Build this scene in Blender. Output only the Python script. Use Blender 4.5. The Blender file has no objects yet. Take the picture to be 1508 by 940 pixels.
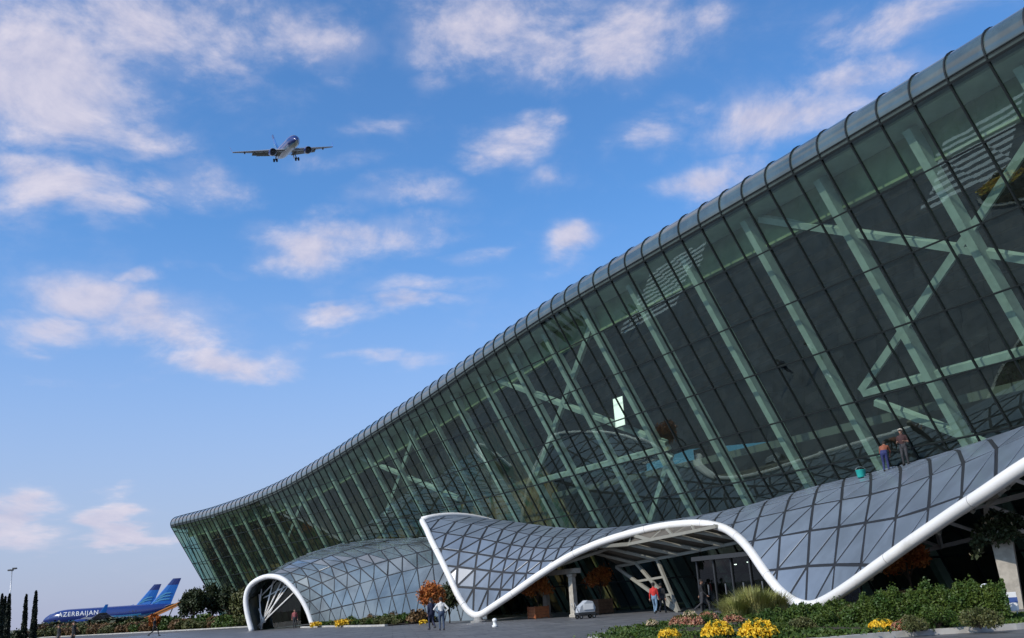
import bpy, bmesh, math, random
import numpy as np
from mathutils import Vector, Matrix, Euler
R = math.radians
random.seed(7); rng = np.random.default_rng(7)
scn = bpy.context.scene
COL = scn.collection

# ------------------------------------------------------------------ camera
FPX, PITCH, ROLL, EYE = 1400.0, R(16.213), R(3.85), 1.6
fwd = Vector((0, math.cos(PITCH), math.sin(PITCH))); rgt0 = Vector((1, 0, 0)); up0 = rgt0.cross(fwd)
RX = math.cos(ROLL)*rgt0 - math.sin(ROLL)*up0
UX = math.sin(ROLL)*rgt0 + math.cos(ROLL)*up0
cam_d = bpy.data.cameras.new('camera'); cam = bpy.data.objects.new('camera', cam_d); COL.objects.link(cam)
cam_d.sensor_width = 36; cam_d.lens = FPX/1508*36; cam_d.clip_end = 6000; cam_d.clip_start = 0.1
cam.matrix_world = Matrix(((RX.x, UX.x, -fwd.x, 0), (RX.y, UX.y, -fwd.y, 0), (RX.z, UX.z, -fwd.z, EYE), (0, 0, 0, 1)))
scn.camera = cam

# ------------------------------------------------------------------ sun, sky, exposure
SUN_EL, SUN_AZ = R(36), R(232)          # azimuth clockwise from +Y: behind the camera, to the left
to_sun = Vector((math.sin(SUN_AZ)*math.cos(SUN_EL), math.cos(SUN_AZ)*math.cos(SUN_EL), math.sin(SUN_EL)))
sd = bpy.data.lights.new('sun', 'SUN'); sd.energy = 3.6; sd.angle = R(0.5); sd.color = (1, 0.93, 0.84)
sun = bpy.data.objects.new('sun', sd); COL.objects.link(sun); sun.rotation_euler = to_sun.to_track_quat('Z', 'Y').to_euler()
scn.view_settings.view_transform = 'Standard'; scn.view_settings.look = 'None'
scn.view_settings.exposure = 0.0; scn.view_settings.gamma = 1; scn.view_settings.use_curve_mapping = False
scn.render.engine = 'CYCLES'
scn.cycles.max_bounces = 8; scn.cycles.glossy_bounces = 4; scn.cycles.transparent_max_bounces = 16
scn.cycles.diffuse_bounces = 3; scn.cycles.caustics_reflective = False; scn.cycles.caustics_refractive = False
scn.cycles.use_denoising = True; scn.cycles.sample_clamp_indirect = 6

class NT:
    """small helper for writing node trees"""
    def __init__(s, tree): s.t = tree; s.n = tree.nodes; s.l = tree.links
    def new(s, typ, **kw):
        n = s.n.new(typ)
        for k, v in kw.items(): setattr(n, k, v)
        return n
    def put(s, sock, v):
        if hasattr(v, 'is_output'): s.l.new(v, sock)
        else:
            try: sock.default_value = v
            except Exception: sock.default_value = (*v, 1)
    def math(s, op, a, b=None, c=None, clamp=False):
        n = s.new('ShaderNodeMath', operation=op, use_clamp=clamp); s.put(n.inputs[0], a)
        if b is not None: s.put(n.inputs[1], b)
        if c is not None: s.put(n.inputs[2], c)
        return n.outputs[0]
    def vmath(s, op, a, b=None, out=0):
        n = s.new('ShaderNodeVectorMath', operation=op); s.put(n.inputs[0], a)
        if b is not None: s.put(n.inputs[1], b)
        return n.outputs[out]
    def ramp(s, f, a, b, lo=0., hi=1., smooth=True):
        n = s.new('ShaderNodeMapRange', interpolation_type='SMOOTHSTEP' if smooth else 'LINEAR'); s.put(n.inputs[0], f)
        s.put(n.inputs[1], a); s.put(n.inputs[2], b); s.put(n.inputs[3], lo); s.put(n.inputs[4], hi)
        return n.outputs[0]
    def mix(s, f, a, b, blend='MIX'):
        n = s.new('ShaderNodeMix', data_type='RGBA', blend_type=blend); s.put(n.inputs[0], f); s.put(n.inputs[6], a); s.put(n.inputs[7], b)
        return n.outputs[2]
    def noise(s, vec, scale, detail=4, rough=0.5, out=0, dist=0.0):
        n = s.new('ShaderNodeTexNoise')
        if vec is not None: s.l.new(vec, n.inputs['Vector'])
        s.put(n.inputs['Scale'], scale); s.put(n.inputs['Detail'], detail); s.put(n.inputs['Roughness'], rough); s.put(n.inputs['Distortion'], dist)
        return n.outputs[out]

# clouds: (azimuth deg, elevation deg, half width deg, half height deg, strength)
CLOUDS = []
def ray_px(x, y):
    v = (x-754)/FPX*RX - (y-470)/FPX*UX + fwd
    return v.normalized()
for (x, y, rx, ry, k) in [
    (60,110,130,85,.95),(20,50,70,50,.62),(205,55,160,62,.74),(300,25,110,40,.5),(200,195,60,30,.66),(470,62,95,34,.74),(425,55,35,28,.4),
    (700,45,125,52,.86),(790,95,75,42,.78),(920,75,80,52,.76),(1040,30,40,26,.5),(632,118,26,18,.6),
    (1320,48,80,30,.74),(1200,165,115,40,.85),(1270,130,90,30,.72),(1060,265,60,24,.74),(950,205,45,26,.5),(1010,160,40,20,.42),
    (85,272,95,36,.84),(170,315,55,26,.62),(275,285,75,36,.72),(262,245,40,22,.5),(160,175,45,20,.5),
    (130,440,85,34,.66),(75,490,85,20,.66),(265,480,80,40,.8),(330,525,90,22,.82),(405,535,38,18,.62),(215,405,32,12,.42),(320,395,70,9,.42),
    (430,365,70,26,.84),(540,348,95,28,.84),(590,290,80,20,.6),(705,375,32,16,.55),(500,240,60,18,.36),(560,185,40,14,.46),
    (478,466,66,17,.72),(625,460,56,15,.66),(650,430,70,16,.42),(560,540,80,12,.46),(755,215,58,26,.74),(800,190,30,16,.5),(705,245,36,14,.5),
    (838,370,34,20,.82),(820,265,40,18,.34),
    (28,765,38,34,1.0),(25,795,50,24,.72),(170,760,32,24,1.0),(180,790,40,18,.95),(60,870,200,20,.22),(90,560,120,12,.25)]:
    d = ray_px(x, y); az = math.degrees(math.atan2(d.x, d.y)); el = math.degrees(math.asin(d.z))
    sc = math.degrees(1/FPX)/(1+((x-754)**2+(y-470)**2)/FPX**2)**.5
    CLOUDS.append((az, el, rx*sc/math.cos(R(el)), ry*sc, k))
def build_world():
    w = bpy.data.worlds.new('World'); scn.world = w; w.use_nodes = True
    T = NT(w.node_tree); T.n.clear()
    sky = T.new('ShaderNodeTexSky', sky_type='NISHITA', sun_disc=False)
    sky.sun_elevation = SUN_EL; sky.sun_rotation = SUN_AZ; sky.altitude = 0; sky.air_density = 1.0; sky.dust_density = 1.2; sky.ozone_density = 2.2
    co = T.new('ShaderNodeTexCoord').outputs['Generated']
    d = T.vmath('NORMALIZE', co)
    sp = T.new('ShaderNodeSeparateXYZ'); T.l.new(d, sp.inputs[0]); x, y, z = sp.outputs
    az = T.math('DEGREES', T.math('ARCTAN2', x, y)); el = T.math('DEGREES', T.math('ARCSINE', z))
    # clouds live on a flat layer: sample the noise there so that they flatten towards the horizon
    zz = T.math('ADD', T.math('MAXIMUM', z, 0.0), 0.16)
    pc = T.new('ShaderNodeCombineXYZ'); T.put(pc.inputs[0], T.math('DIVIDE', x, zz)); T.put(pc.inputs[1], T.math('DIVIDE', y, zz)); pc.inputs[2].default_value = 3.7
    p = pc.outputs[0]
    wob = T.noise(p, 3.2, 4, .55, out=1); ws = T.new('ShaderNodeSeparateXYZ'); T.l.new(wob, ws.inputs[0])
    azw = T.math('ADD', az, T.math('MULTIPLY_ADD', ws.outputs[0], 7.0, -3.5)); elw = T.math('ADD', el, T.math('MULTIPLY_ADD', ws.outputs[1], 5.0, -2.5))
    acc = None
    for (a, e, rx, ry, k) in CLOUDS:
        u = T.math('MULTIPLY_ADD', azw, 1/rx, -a/rx); v = T.math('MULTIPLY_ADD', elw, 1/ry, -e/ry)
        r2 = T.math('MULTIPLY_ADD', u, u, T.math('MULTIPLY', v, v))
        g = T.math('MULTIPLY', T.math('POWER', 2.718, T.math('MULTIPLY', r2, -0.62)), k)
        acc = g if acc is None else T.math('MAXIMUM', acc, g)
    # the same broken cloud elsewhere in the sky
    rest = T.ramp(T.noise(p, 1.15, 3, .5), .43, .66, 0, .85)
    inview = T.math('MULTIPLY', T.ramp(T.math('ABSOLUTE', az), 27, 38, 1, 0), T.ramp(el, 33, 42, 1, 0))
    cov = T.math('ADD', T.math('MULTIPLY', acc, inview), T.math('MULTIPLY', rest, T.math('SUBTRACT', 1.0, inview)))
    def cvec(dx, dy):
        c = T.new('ShaderNodeCombineXYZ'); T.put(c.inputs[0], T.math('MULTIPLY_ADD', az, 1/8.5, dx)); T.put(c.inputs[1], T.math('MULTIPLY_ADD', el, 1/5.2, dy)); c.inputs[2].default_value = 1.7; return c.outputs[0]
    fb = T.noise(cvec(0, 0), 1.0, 9, .60, dist=.35); fbu = T.noise(cvec(-.05, .10), 1.0, 9, .60, dist=.35); fb2 = T.noise(cvec(3, 5), 4.5, 7, .62)
    det = T.math('ADD', T.math('MULTIPLY_ADD', fb, 2.1, -1.05), T.math('MULTIPLY_ADD', fb2, .62, -.31))
    dens = T.ramp(T.math('ADD', cov, T.math('MULTIPLY', det, T.ramp(cov, .05, .5, .30, 1.0))), .08, .95)
    veil = T.ramp(T.math('ADD', cov, T.math('MULTIPLY', det, .5)), .05, .9, 0, .45)
    dens = T.math('MULTIPLY', T.math('MAXIMUM', dens, veil), .86)
    shade = T.math('ADD', T.math('MULTIPLY', T.math('SUBTRACT', fb, fbu), 3.2), T.math('MULTIPLY_ADD', dens, -.25, .72), clamp=True)
    ccol = T.mix(shade, (5.0, 5.1, 6.9), (8.3, 7.7, 8.5))
    # clear autumn blue with a lavender band of air low down
    base = T.mix(1.0, sky.outputs[0], (.92, 1.54, 2.08), 'MULTIPLY')
    hz = T.ramp(el, -2, 24, 1, 0, True)
    base = T.mix(T.math('MULTIPLY', hz, .85), base, (4.6, 4.75, 6.6))
    colr = T.mix(dens, base, ccol)
    bg = T.new('ShaderNodeBackground'); T.l.new(colr, bg.inputs[0]); bg.inputs[1].default_value = 0.1
    out = T.new('ShaderNodeOutputWorld'); T.l.new(bg.outputs[0], out.inputs[0])
build_world()

# ------------------------------------------------------------------ materials
MATS = {}
def pmat(name, col, rough=.6, metal=0., spec=.5, var=0., vscale=3., bump=0., bscale=30., coat=0., col2=None, lo=.35, hi=.65, detail=4):
    m = bpy.data.materials.new(name); m.use_nodes = True; T = NT(m.node_tree); b = T.n['Principled BSDF']
    b.inputs['Base Color'].default_value = (*col, 1); b.inputs['Roughness'].default_value = rough; b.inputs['Metallic'].default_value = metal
    b.inputs['Specular IOR Level'].default_value = spec; b.inputs['Coat Weight'].default_value = coat
    pos = T.new('ShaderNodeNewGeometry').outputs['Position']
    if var or col2:
        c2 = col2 or tuple(c*(1-var) for c in col)
        f = T.ramp(T.noise(pos, vscale, detail, .6), lo, hi)
        T.l.new(T.mix(f, (*col, 1), (*c2, 1)), b.inputs['Base Color'])
    if bump:
        bn = T.new('ShaderNodeBump'); bn.inputs['Strength'].default_value = bump; bn.inputs['Distance'].default_value = .02
        T.l.new(T.noise(pos, bscale, 4, .6), bn.inputs['Height']); T.l.new(bn.outputs[0], b.inputs['Normal'])
    MATS[name] = m; return m
def glass_mat(name, tint, ior=1.55, rough=0.0, refl=1.0, gcol=(1, 1, 1), dirt_veil=.0):
    """thin architectural glass: Fresnel mirror over a tinted clear sheet"""
    m = bpy.data.materials.new(name); m.use_nodes = True; T = NT(m.node_tree); T.n.clear()
    tr = T.new('ShaderNodeBsdfTransparent'); tr.inputs[0].default_value = (*tint, 1)
    gl = T.new('ShaderNodeBsdfGlossy'); gl.inputs[0].default_value = (*gcol, 1); gl.inputs[1].default_value = rough
    f0 = ((ior-1)/(ior+1))**2; f0 = 2*f0/(1+f0)          # two faces of the sheet
    lw = T.new('ShaderNodeLayerWeight'); p5 = T.math('POWER', lw.outputs[1], 5.0); fres = T.math('MULTIPLY_ADD', p5, 1-f0, f0)
    pos = T.new('ShaderNodeNewGeometry').outputs['Position']
    bn = T.new('ShaderNodeBump'); bn.inputs['Strength'].default_value = .05; bn.inputs['Distance'].default_value = .02
    T.l.new(T.noise(pos, .9, 2, .5), bn.inputs['Height']); T.l.new(bn.outputs[0], gl.inputs['Normal'])
    mx = T.new('ShaderNodeMixShader'); T.put(mx.inputs[0], T.math('MULTIPLY', fres, refl, clamp=True)); T.l.new(tr.outputs[0], mx.inputs[1]); T.l.new(gl.outputs[0], mx.inputs[2])
    last = mx.outputs[0]
    if dirt_veil:  # dust streaks, with a pale green veil added to lighten the dark interior
        df = T.new('ShaderNodeBsdfDiffuse'); df.inputs[0].default_value = (.42, .50, .46, 1)
        st = T.new('ShaderNodeMapping'); st.inputs['Scale'].default_value = (1.2, 1.2, .12); T.l.new(pos, st.inputs[0])
        f = T.math('MULTIPLY', T.ramp(T.noise(st.outputs[0], 1.6, 6, .7), .3, .9, .25, 1.0), dirt_veil)
        m2 = T.new('ShaderNodeMixShader'); T.put(m2.inputs[0], f); T.l.new(last, m2.inputs[1]); T.l.new(df.outputs[0], m2.inputs[2]); last = m2.outputs[0]
    o = T.new('ShaderNodeOutputMaterial'); T.l.new(last, o.inputs[0]); MATS[name] = m; return m
def emat(name, col, k):
    m = bpy.data.materials.new(name); m.use_nodes = True; b = m.node_tree.nodes['Principled BSDF']
    b.inputs['Base Color'].default_value = (*col, 1); b.inputs['Emission Color'].default_value = (*col, 1); b.inputs['Emission Strength'].default_value = k; MATS[name] = m; return m
def leaf_mat(name, c1, c2, c3=None, sc=2.2):
    m = bpy.data.materials.new(name); m.use_nodes = True; T = NT(m.node_tree); b = T.n['Principled BSDF']
    pos = T.new('ShaderNodeNewGeometry').outputs['Position']
    f = T.ramp(T.noise(pos, sc, 3, .6), .36, .64); f2 = T.ramp(T.noise(pos, 23, 1, .5), .35, .65)
    c = T.mix(f, (*c1, 1), (*c2, 1)); c = T.mix(T.math('MULTIPLY', f2, .55), c, (*(c3 or c2), 1))
    T.l.new(c, b.inputs['Base Color']); b.inputs['Roughness'].default_value = .55; b.inputs['Specular IOR Level'].default_value = .3
    MATS[name] = m; return m

glass_mat('facade_glass', (.60, .755, .665), ior=1.82, refl=1.0, gcol=(.80, 1, .90), dirt_veil=.045)
glass_mat('screen_glass', (.35, .5, .46), ior=1.3)
glass_mat('door_glass', (.22, .30, .30), ior=1.28); glass_mat('rear_glass', (.12, .28, .30), ior=1.4)
def streak_mat():  # green, brown and tan streaks painted to imitate plants mirrored in the glass
    m = bpy.data.materials.new('timber_screen'); m.use_nodes = True; T = NT(m.node_tree); b = T.n['Principled BSDF']; pos = T.new('ShaderNodeNewGeometry').outputs['Position']
    mp = T.new('ShaderNodeMapping'); mp.inputs['Scale'].default_value = (.55, .55, .10); T.l.new(pos, mp.inputs[0]); f = T.noise(mp.outputs[0], 1.0, 5, .65); g = T.noise(mp.outputs[0], 6.0, 3, .6)
    c = T.mix(T.ramp(f, .40, .52), (.06, .14, .08, 1), (.34, .20, .09, 1)); c = T.mix(T.ramp(f, .55, .68), c, (.55, .46, .28, 1)); c = T.mix(T.math('MULTIPLY', T.ramp(g, .45, .7), .7), c, (.03, .04, .025, 1))
    T.l.new(c, b.inputs['Base Color']); b.inputs['Roughness'].default_value = .75; MATS['timber_screen'] = m
streak_mat()
pmat('cornice_glass', (.075, .105, .105), rough=.10, spec=.9, var=.35, vscale=.7, coat=.6)
pmat('mullion_metal', (.012, .016, .016), rough=.45, spec=.4)
pmat('transom_metal', (.03, .036, .034), rough=.45, spec=.4)
pmat('column_paint', (.62, .65, .62), rough=.5, var=.25, vscale=.9)
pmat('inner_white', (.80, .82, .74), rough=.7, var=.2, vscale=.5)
pmat('fascia_paint', (.33, .37, .22), rough=.7, var=.45, vscale=.45)
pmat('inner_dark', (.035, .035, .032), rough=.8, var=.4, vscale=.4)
pmat('timber_wall', (.10, .072, .045), rough=.7, col2=(.04, .055, .035), vscale=.35, lo=.42, hi=.58)
pmat('cocoon_wood', (.17, .085, .035), rough=.6, var=.5, vscale=1.4)
pmat('inner_floor', (.12, .12, .11), rough=.5)
pmat('roof_metal', (.30, .32, .33), rough=.5)
pmat('panel_glass', (.165, .20, .25), rough=.30, spec=.5, var=.22, vscale=.5, coat=.12)
pmat('dome_panel_glass', (.15, .185, .20), rough=.12, spec=.7, var=.4, vscale=.3, coat=.4)
pmat('seal', (.012, .014, .018), rough=.7)
pmat('beam_paint', (.25, .24, .20), rough=.55, var=.1)
pmat('white_tube', (.80, .78, .75), rough=.42, col2=(.62, .60, .56), lo=.5, hi=.85, vscale=1.1, detail=7, coat=.1)
pmat('joint_grey', (.45, .44, .42), rough=.6)
pmat('stone', (.42, .38, .32), rough=.85, var=.25, vscale=4, bump=.3)
pmat('concrete', (.34, .33, .31), rough=.9, var=.3, vscale=2.5, bump=.3)
pmat('soil', (.06, .045, .03), rough=.95, var=.4, vscale=5, bump=.6)
pmat('wood_orange', (.36, .11, .035), rough=.6, var=.35, vscale=6)
pmat('wood_brown', (.16, .085, .045), rough=.6, var=.35, vscale=6)
pmat('bark', (.07, .05, .035), rough=.9, var=.4, vscale=9, bump=.4)
pmat('white_paint', (.78, .78, .76), rough=.5)
pmat('grey_metal', (.36, .37, .38), rough=.4, metal=.6)
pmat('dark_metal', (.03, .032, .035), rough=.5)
pmat('rubber', (.015, .015, .015), rough=.8)
pmat('cart_grey', (.40, .42, .44), rough=.45)
pmat('sign_blue', (.05, .10, .30), rough=.5)
pmat('turquoise_plastic', (.03, .42, .38), rough=.4)
emat('lamp_glow', (1, .93, .82), 9.0); emat('display_glow', (1, .98, .95), 1.1)  # second glow belongs to the added panel, not a real lamp
pmat('plane_blue', (.014, .03, .15), rough=.22, coat=.5)
pmat('plane_mid_blue', (.01, .12, .42), rough=.25, coat=.5)
pmat('plane_cyan', (.06, .26, .45), rough=.25, coat=.5)
pmat('plane_white', (.66, .68, .72), rough=.3, coat=.3)
pmat('plane_grey', (.22, .23, .26), rough=.4)
pmat('plane_dark', (.012, .013, .016), rough=.4)
pmat('engine_lip', (.55, .56, .58), rough=.25, metal=.9)
pmat('loader_orange', (.55, .20, .04), rough=.5)
leaf_mat('leaf_hedge', (.035, .075, .010), (.085, .12, .018), (.02, .045, .008))
leaf_mat('leaf_olive', (.07, .085, .025), (.13, .12, .04), (.04, .05, .015))
leaf_mat('leaf_dark', (.020, .034, .012), (.045, .055, .02), (.012, .02, .008))
leaf_mat('leaf_rust', (.38, .10, .025), (.48, .19, .04), (.20, .05, .015))
leaf_mat('leaf_brown', (.13, .07, .03), (.20, .12, .05), (.07, .045, .02))
leaf_mat('leaf_straw', (.26, .28, .07), (.42, .38, .15), (.16, .19, .05), sc=1.2)
leaf_mat('leaf_cypress', (.008, .014, .008), (.018, .026, .013), (.006, .009, .006))
leaf_mat('petal_yellow', (.78, .48, .02), (.86, .62, .06), (.60, .32, .01), sc=9)
leaf_mat('petal_red', (.25, .05, .04), (.38, .16, .07), (.45, .34, .22), sc=5)
leaf_mat('petal_pale', (.62, .52, .36), (.70, .62, .42), (.5, .3, .15), sc=9)
def ground_mats():
    # dark stone paving in courses
    m = bpy.data.materials.new('paving'); m.use_nodes = True; T = NT(m.node_tree); b = T.n['Principled BSDF']
    pos = T.new('ShaderNodeNewGeometry').outputs['Position']
    mp = T.new('ShaderNodeMapping'); mp.inputs['Rotation'].default_value = (0, 0, R(-8)); T.l.new(pos, mp.inputs[0])
    br = T.new('ShaderNodeTexBrick'); T.l.new(mp.outputs[0], br.inputs['Vector']); br.offset = .5
    br.inputs['Color1'].default_value = (.12, .12, .125, 1); br.inputs['Color2'].default_value = (.17, .168, .17, 1); br.inputs['Mortar'].default_value = (.02, .02, .022, 1)
    br.inputs['Scale'].default_value = 1.0; br.inputs['Mortar Size'].default_value = .02; br.inputs['Brick Width'].default_value = 1.2; br.inputs['Row Height'].default_value = 1.6; br.inputs['Bias'].default_value = -.1
    c = T.mix(T.math('MULTIPLY', T.ramp(T.noise(pos, .35, 5, .6), .35, .7), .5), br.outputs[0], (.075, .075, .08, 1))
    T.l.new(c, b.inputs['Base Color']); T.put(b.inputs['Roughness'], T.ramp(T.noise(pos, .8, 4, .6), .3, .7, .35, .6)); MATS['paving'] = m
    pmat('asphalt', (.055, .055, .058), rough=.85, var=.35, vscale=.25, bump=.3)
    pmat('road', (.13, .125, .125), rough=.8, var=.3, vscale=.3, bump=.2)
    pmat('dry_ground', (.16, .14, .10), rough=.95, col2=(.09, .10, .05), vscale=.06)
    pmat('kerb_stone', (.46, .44, .40), rough=.85, var=.25, vscale=2)
    pmat('grass', (.05, .075, .02), rough=.95, col2=(.10, .09, .04), vscale=.4)
ground_mats()

# ------------------------------------------------------------------ object helpers
def link(o, parent=None):
    COL.objects.link(o)
    if parent is not None: o.parent = parent
    return o
def mk(name, V, F, mat, parent=None, smooth=False, mats=None, mi=None):
    me = bpy.data.meshes.new(name); V = np.asarray(V, float)
    me.from_pydata(V.tolist() if len(V) < 50000 else list(map(tuple, V)), [], [list(map(int, f)) for f in F])
    for m in (mats or [mat]): me.materials.append(MATS[m])
    if mi is not None: me.polygons.foreach_set('material_index', np.asarray(mi, dtype=np.int32))
    if smooth: me.polygons.foreach_set('use_smooth', np.ones(len(me.polygons), dtype=bool))
    me.update()
    return link(bpy.data.objects.new(name, me), parent)
def quads_fast(name, V, mat, parent=None):
    """n separate quads from an (n,4,3) array"""
    n = len(V); me = bpy.data.meshes.new(name); me.vertices.add(4*n); me.vertices.foreach_set('co', V.reshape(-1).astype(np.float32))
    me.loops.add(4*n); me.loops.foreach_set('vertex_index', np.arange(4*n, dtype=np.int32)); me.polygons.add(n)
    me.polygons.foreach_set('loop_start', np.arange(0, 4*n, 4, dtype=np.int32)); me.update(); me.validate()
    for m in ([mat] if isinstance(mat, str) else mat): me.materials.append(MATS[m])
    if parent == 'mesh': return me
    return link(bpy.data.objects.new(name, me), parent)
def thing(name, label, cat, loc=(0, 0, 0), rotz=0., group=None):
    o = bpy.data.objects.new(name, None); o.empty_display_size = .5; COL.objects.link(o); o.location = loc; o.rotation_euler = (0, 0, rotz)
    return tag(o, label, cat, group)
def tag(o, label, cat, group=None, kind=None):
    o['label'] = label; o['category'] = cat
    if group: o['group'] = group
    if kind: o['kind'] = kind
    return o
def struct(o, kind='structure'): o['kind'] = kind; return o
def box_vf(x0, x1, y0, y1, z0, z1):
    V = [(x0,y0,z0),(x1,y0,z0),(x1,y1,z0),(x0,y1,z0),(x0,y0,z1),(x1,y0,z1),(x1,y1,z1),(x0,y1,z1)]
    return V, [(0,3,2,1),(4,5,6,7),(0,1,5,4),(1,2,6,5),(2,3,7,6),(3,0,4,7)]
def box(name, x0, x1, y0, y1, z0, z1, mat, parent=None, bev=0.):
    V, F = box_vf(x0, x1, y0, y1, z0, z1); o = mk(name, V, F, mat, parent)
    if bev: bevel(o, bev)
    return o
def bevel(o, w, seg=2):
    bm = bmesh.new(); bm.from_mesh(o.data); bmesh.ops.bevel(bm, geom=list(bm.edges), offset=w, segments=seg, affect='EDGES', profile=.6); bm.to_mesh(o.data); bm.free()
def sweep_vf(P, w, h, N, closed_ends=True):
    """rectangular bar along polyline P; N[i] is the depth direction (normal) at each point"""
    P = np.asarray(P, float); n = len(P); V = []; F = []
    for i in range(n):
        t = P[min(i+1, n-1)] - P[max(i-1, 0)]; t /= np.linalg.norm(t); nn = np.asarray(N[i], float); b = np.cross(t, nn); b /= np.linalg.norm(b); nn = np.cross(b, t)
        for (a, c) in ((-1,-1),(1,-1),(1,1),(-1,1)): V.append(P[i] + b*a*w/2 + nn*c*h/2)
    for i in range(n-1):
        for k in range(4): F.append((4*i+k, 4*i+(k+1) % 4, 4*i+4+(k+1) % 4, 4*i+4+k))
    F += [(3,2,1,0), (4*n-4, 4*n-3, 4*n-2, 4*n-1)]
    return V, F
def bar(name, P, w, h, N, mat, parent=None):
    V, F = sweep_vf(P, w, h, N); return mk(name, V, F, mat, parent)
def tube_vf(P, rad, seg=10, cap=True, sq=1.0):
    P = np.asarray(P, float); n = len(P); rad = np.broadcast_to(np.asarray(rad, float), (n,)); V = []; F = []
    b = None
    for i in range(n):
        t = P[min(i+1, n-1)] - P[max(i-1, 0)]; t /= max(np.linalg.norm(t), 1e-9)
        if b is None:
            a = np.array([0, 0, 1.]) if abs(t[2]) < .9 else np.array([1., 0, 0]); b = np.cross(t, a)
        b = b - t*(b@t); b /= np.linalg.norm(b); c = np.cross(t, b)
        for k in range(seg):
            an = 2*math.pi*k/seg; V.append(P[i] + rad[i]*(math.cos(an)*b + sq*math.sin(an)*c))
    for i in range(n-1):
        for k in range(seg): F.append((seg*i+k, seg*i+(k+1) % seg, seg*(i+1)+(k+1) % seg, seg*(i+1)+k))
    if cap: F += [tuple(range(seg))[::-1], tuple(range(seg*(n-1), seg*n))]
    return V, F
def tube(name, P, rad, mat, parent=None, seg=10):
    V, F = tube_vf(P, rad, seg); return mk(name, V, F, mat, parent, smooth=True)
def lathe_vf(prof, seg=20, c=(0, 0, 0)):
    V = []; F = []; n = len(prof)
    for (r_, z) in prof:
        for k in range(seg): V.append((c[0]+r_*math.cos(2*math.pi*k/seg), c[1]+r_*math.sin(2*math.pi*k/seg), c[2]+z))
    for i in range(n-1):
        for k in range(seg): F.append((seg*i+k, seg*i+(k+1) % seg, seg*(i+1)+(k+1) % seg, seg*(i+1)+k))
    F += [tuple(range(seg))[::-1], tuple(range(seg*(n-1), seg*n))]
    return V, F
def lathe(name, prof, mat, parent=None, seg=20, c=(0, 0, 0)):
    V, F = lathe_vf(prof, seg, c); return mk(name, V, F, mat, parent, smooth=True)
def join_vf(parts):
    V = []; F = []
    for v, f in parts:
        o = len(V); V += [tuple(p) for p in v]; F += [tuple(i+o for i in q) for q in f]
    return V, F
def crom(P, k=8):
    P = np.asarray(P, float); Q = np.vstack([2*P[0]-P[1], P, 2*P[-1]-P[-2]]); out = []
    for i in range(1, len(Q)-2):
        for j in range(k):
            t = j/k; a, b, c, d = Q[i-1:i+3]
            out.append(.5*((2*b)+(-a+c)*t+(2*a-5*b+4*c-d)*t*t+(-a+3*b-3*c+d)*t**3))
    out.append(P[-1]); return np.array(out)
def proj(P):
    P = np.asarray(P, float) - np.array([0, 0, EYE]); z = P@np.array(fwd)
    return 754+FPX*(P@np.array(RX))/z, 470-FPX*(P@np.array(UX))/z, z
def on_ground(x, y, z=0.):
    v = ray_px(x, y); t = (z-EYE)/v.z; return Vector((v.x*t, v.y*t, z))
def at_dist(x, y, dist):
    v = ray_px(x, y); t = dist/math.hypot(v.x, v.y); return Vector((v.x*t, v.y*t, EYE+v.z*t))

# ------------------------------------------------------------------ terminal frame of reference
CC = (-1.03909157e-03, -4.39533884e-01, 4.03636515e+01); LEAN = .54; ZREF = 9.88
_ys = np.linspace(-12, 200, 4241); _xs = np.polyval(CC, _ys)
_ss = np.concatenate([[0], np.cumsum(np.hypot(np.diff(_xs), np.diff(_ys)))]); _ss -= np.interp(44.51, _ys, _ss)
def frame(s):
    y = float(np.interp(s, _ss, _ys)); x = float(np.polyval(CC, y)); dx = 2*CC[0]*y+CC[1]; l = math.hypot(dx, 1)
    return np.array([x, y]), np.array([dx/l, 1/l]), np.array([-1/l, dx/l])
def FP(s, d, z):
    c, t, n = frame(s); q = c+n*d; return np.array([q[0], q[1], z])
_hy = [-12,52,64,68.5,73.6,78.8,84.2,91.3,98.3,101.5,105.2,109,113,119.5,126.4,131,141,146,156,200]
_hz = [20.05,20.0,19.86,19.64,19.29,18.9,18.41,17.93,17.4,17.12,16.83,16.55,16.26,15.82,15.60,15.50,15.46,15.5,15.78,15.9]
def HJ(s):
    o = np.linspace(-4, 4, 9); yy = np.interp(s+o, _ss, _ys); return float(np.interp(yy, _hy, _hz).mean())

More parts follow.
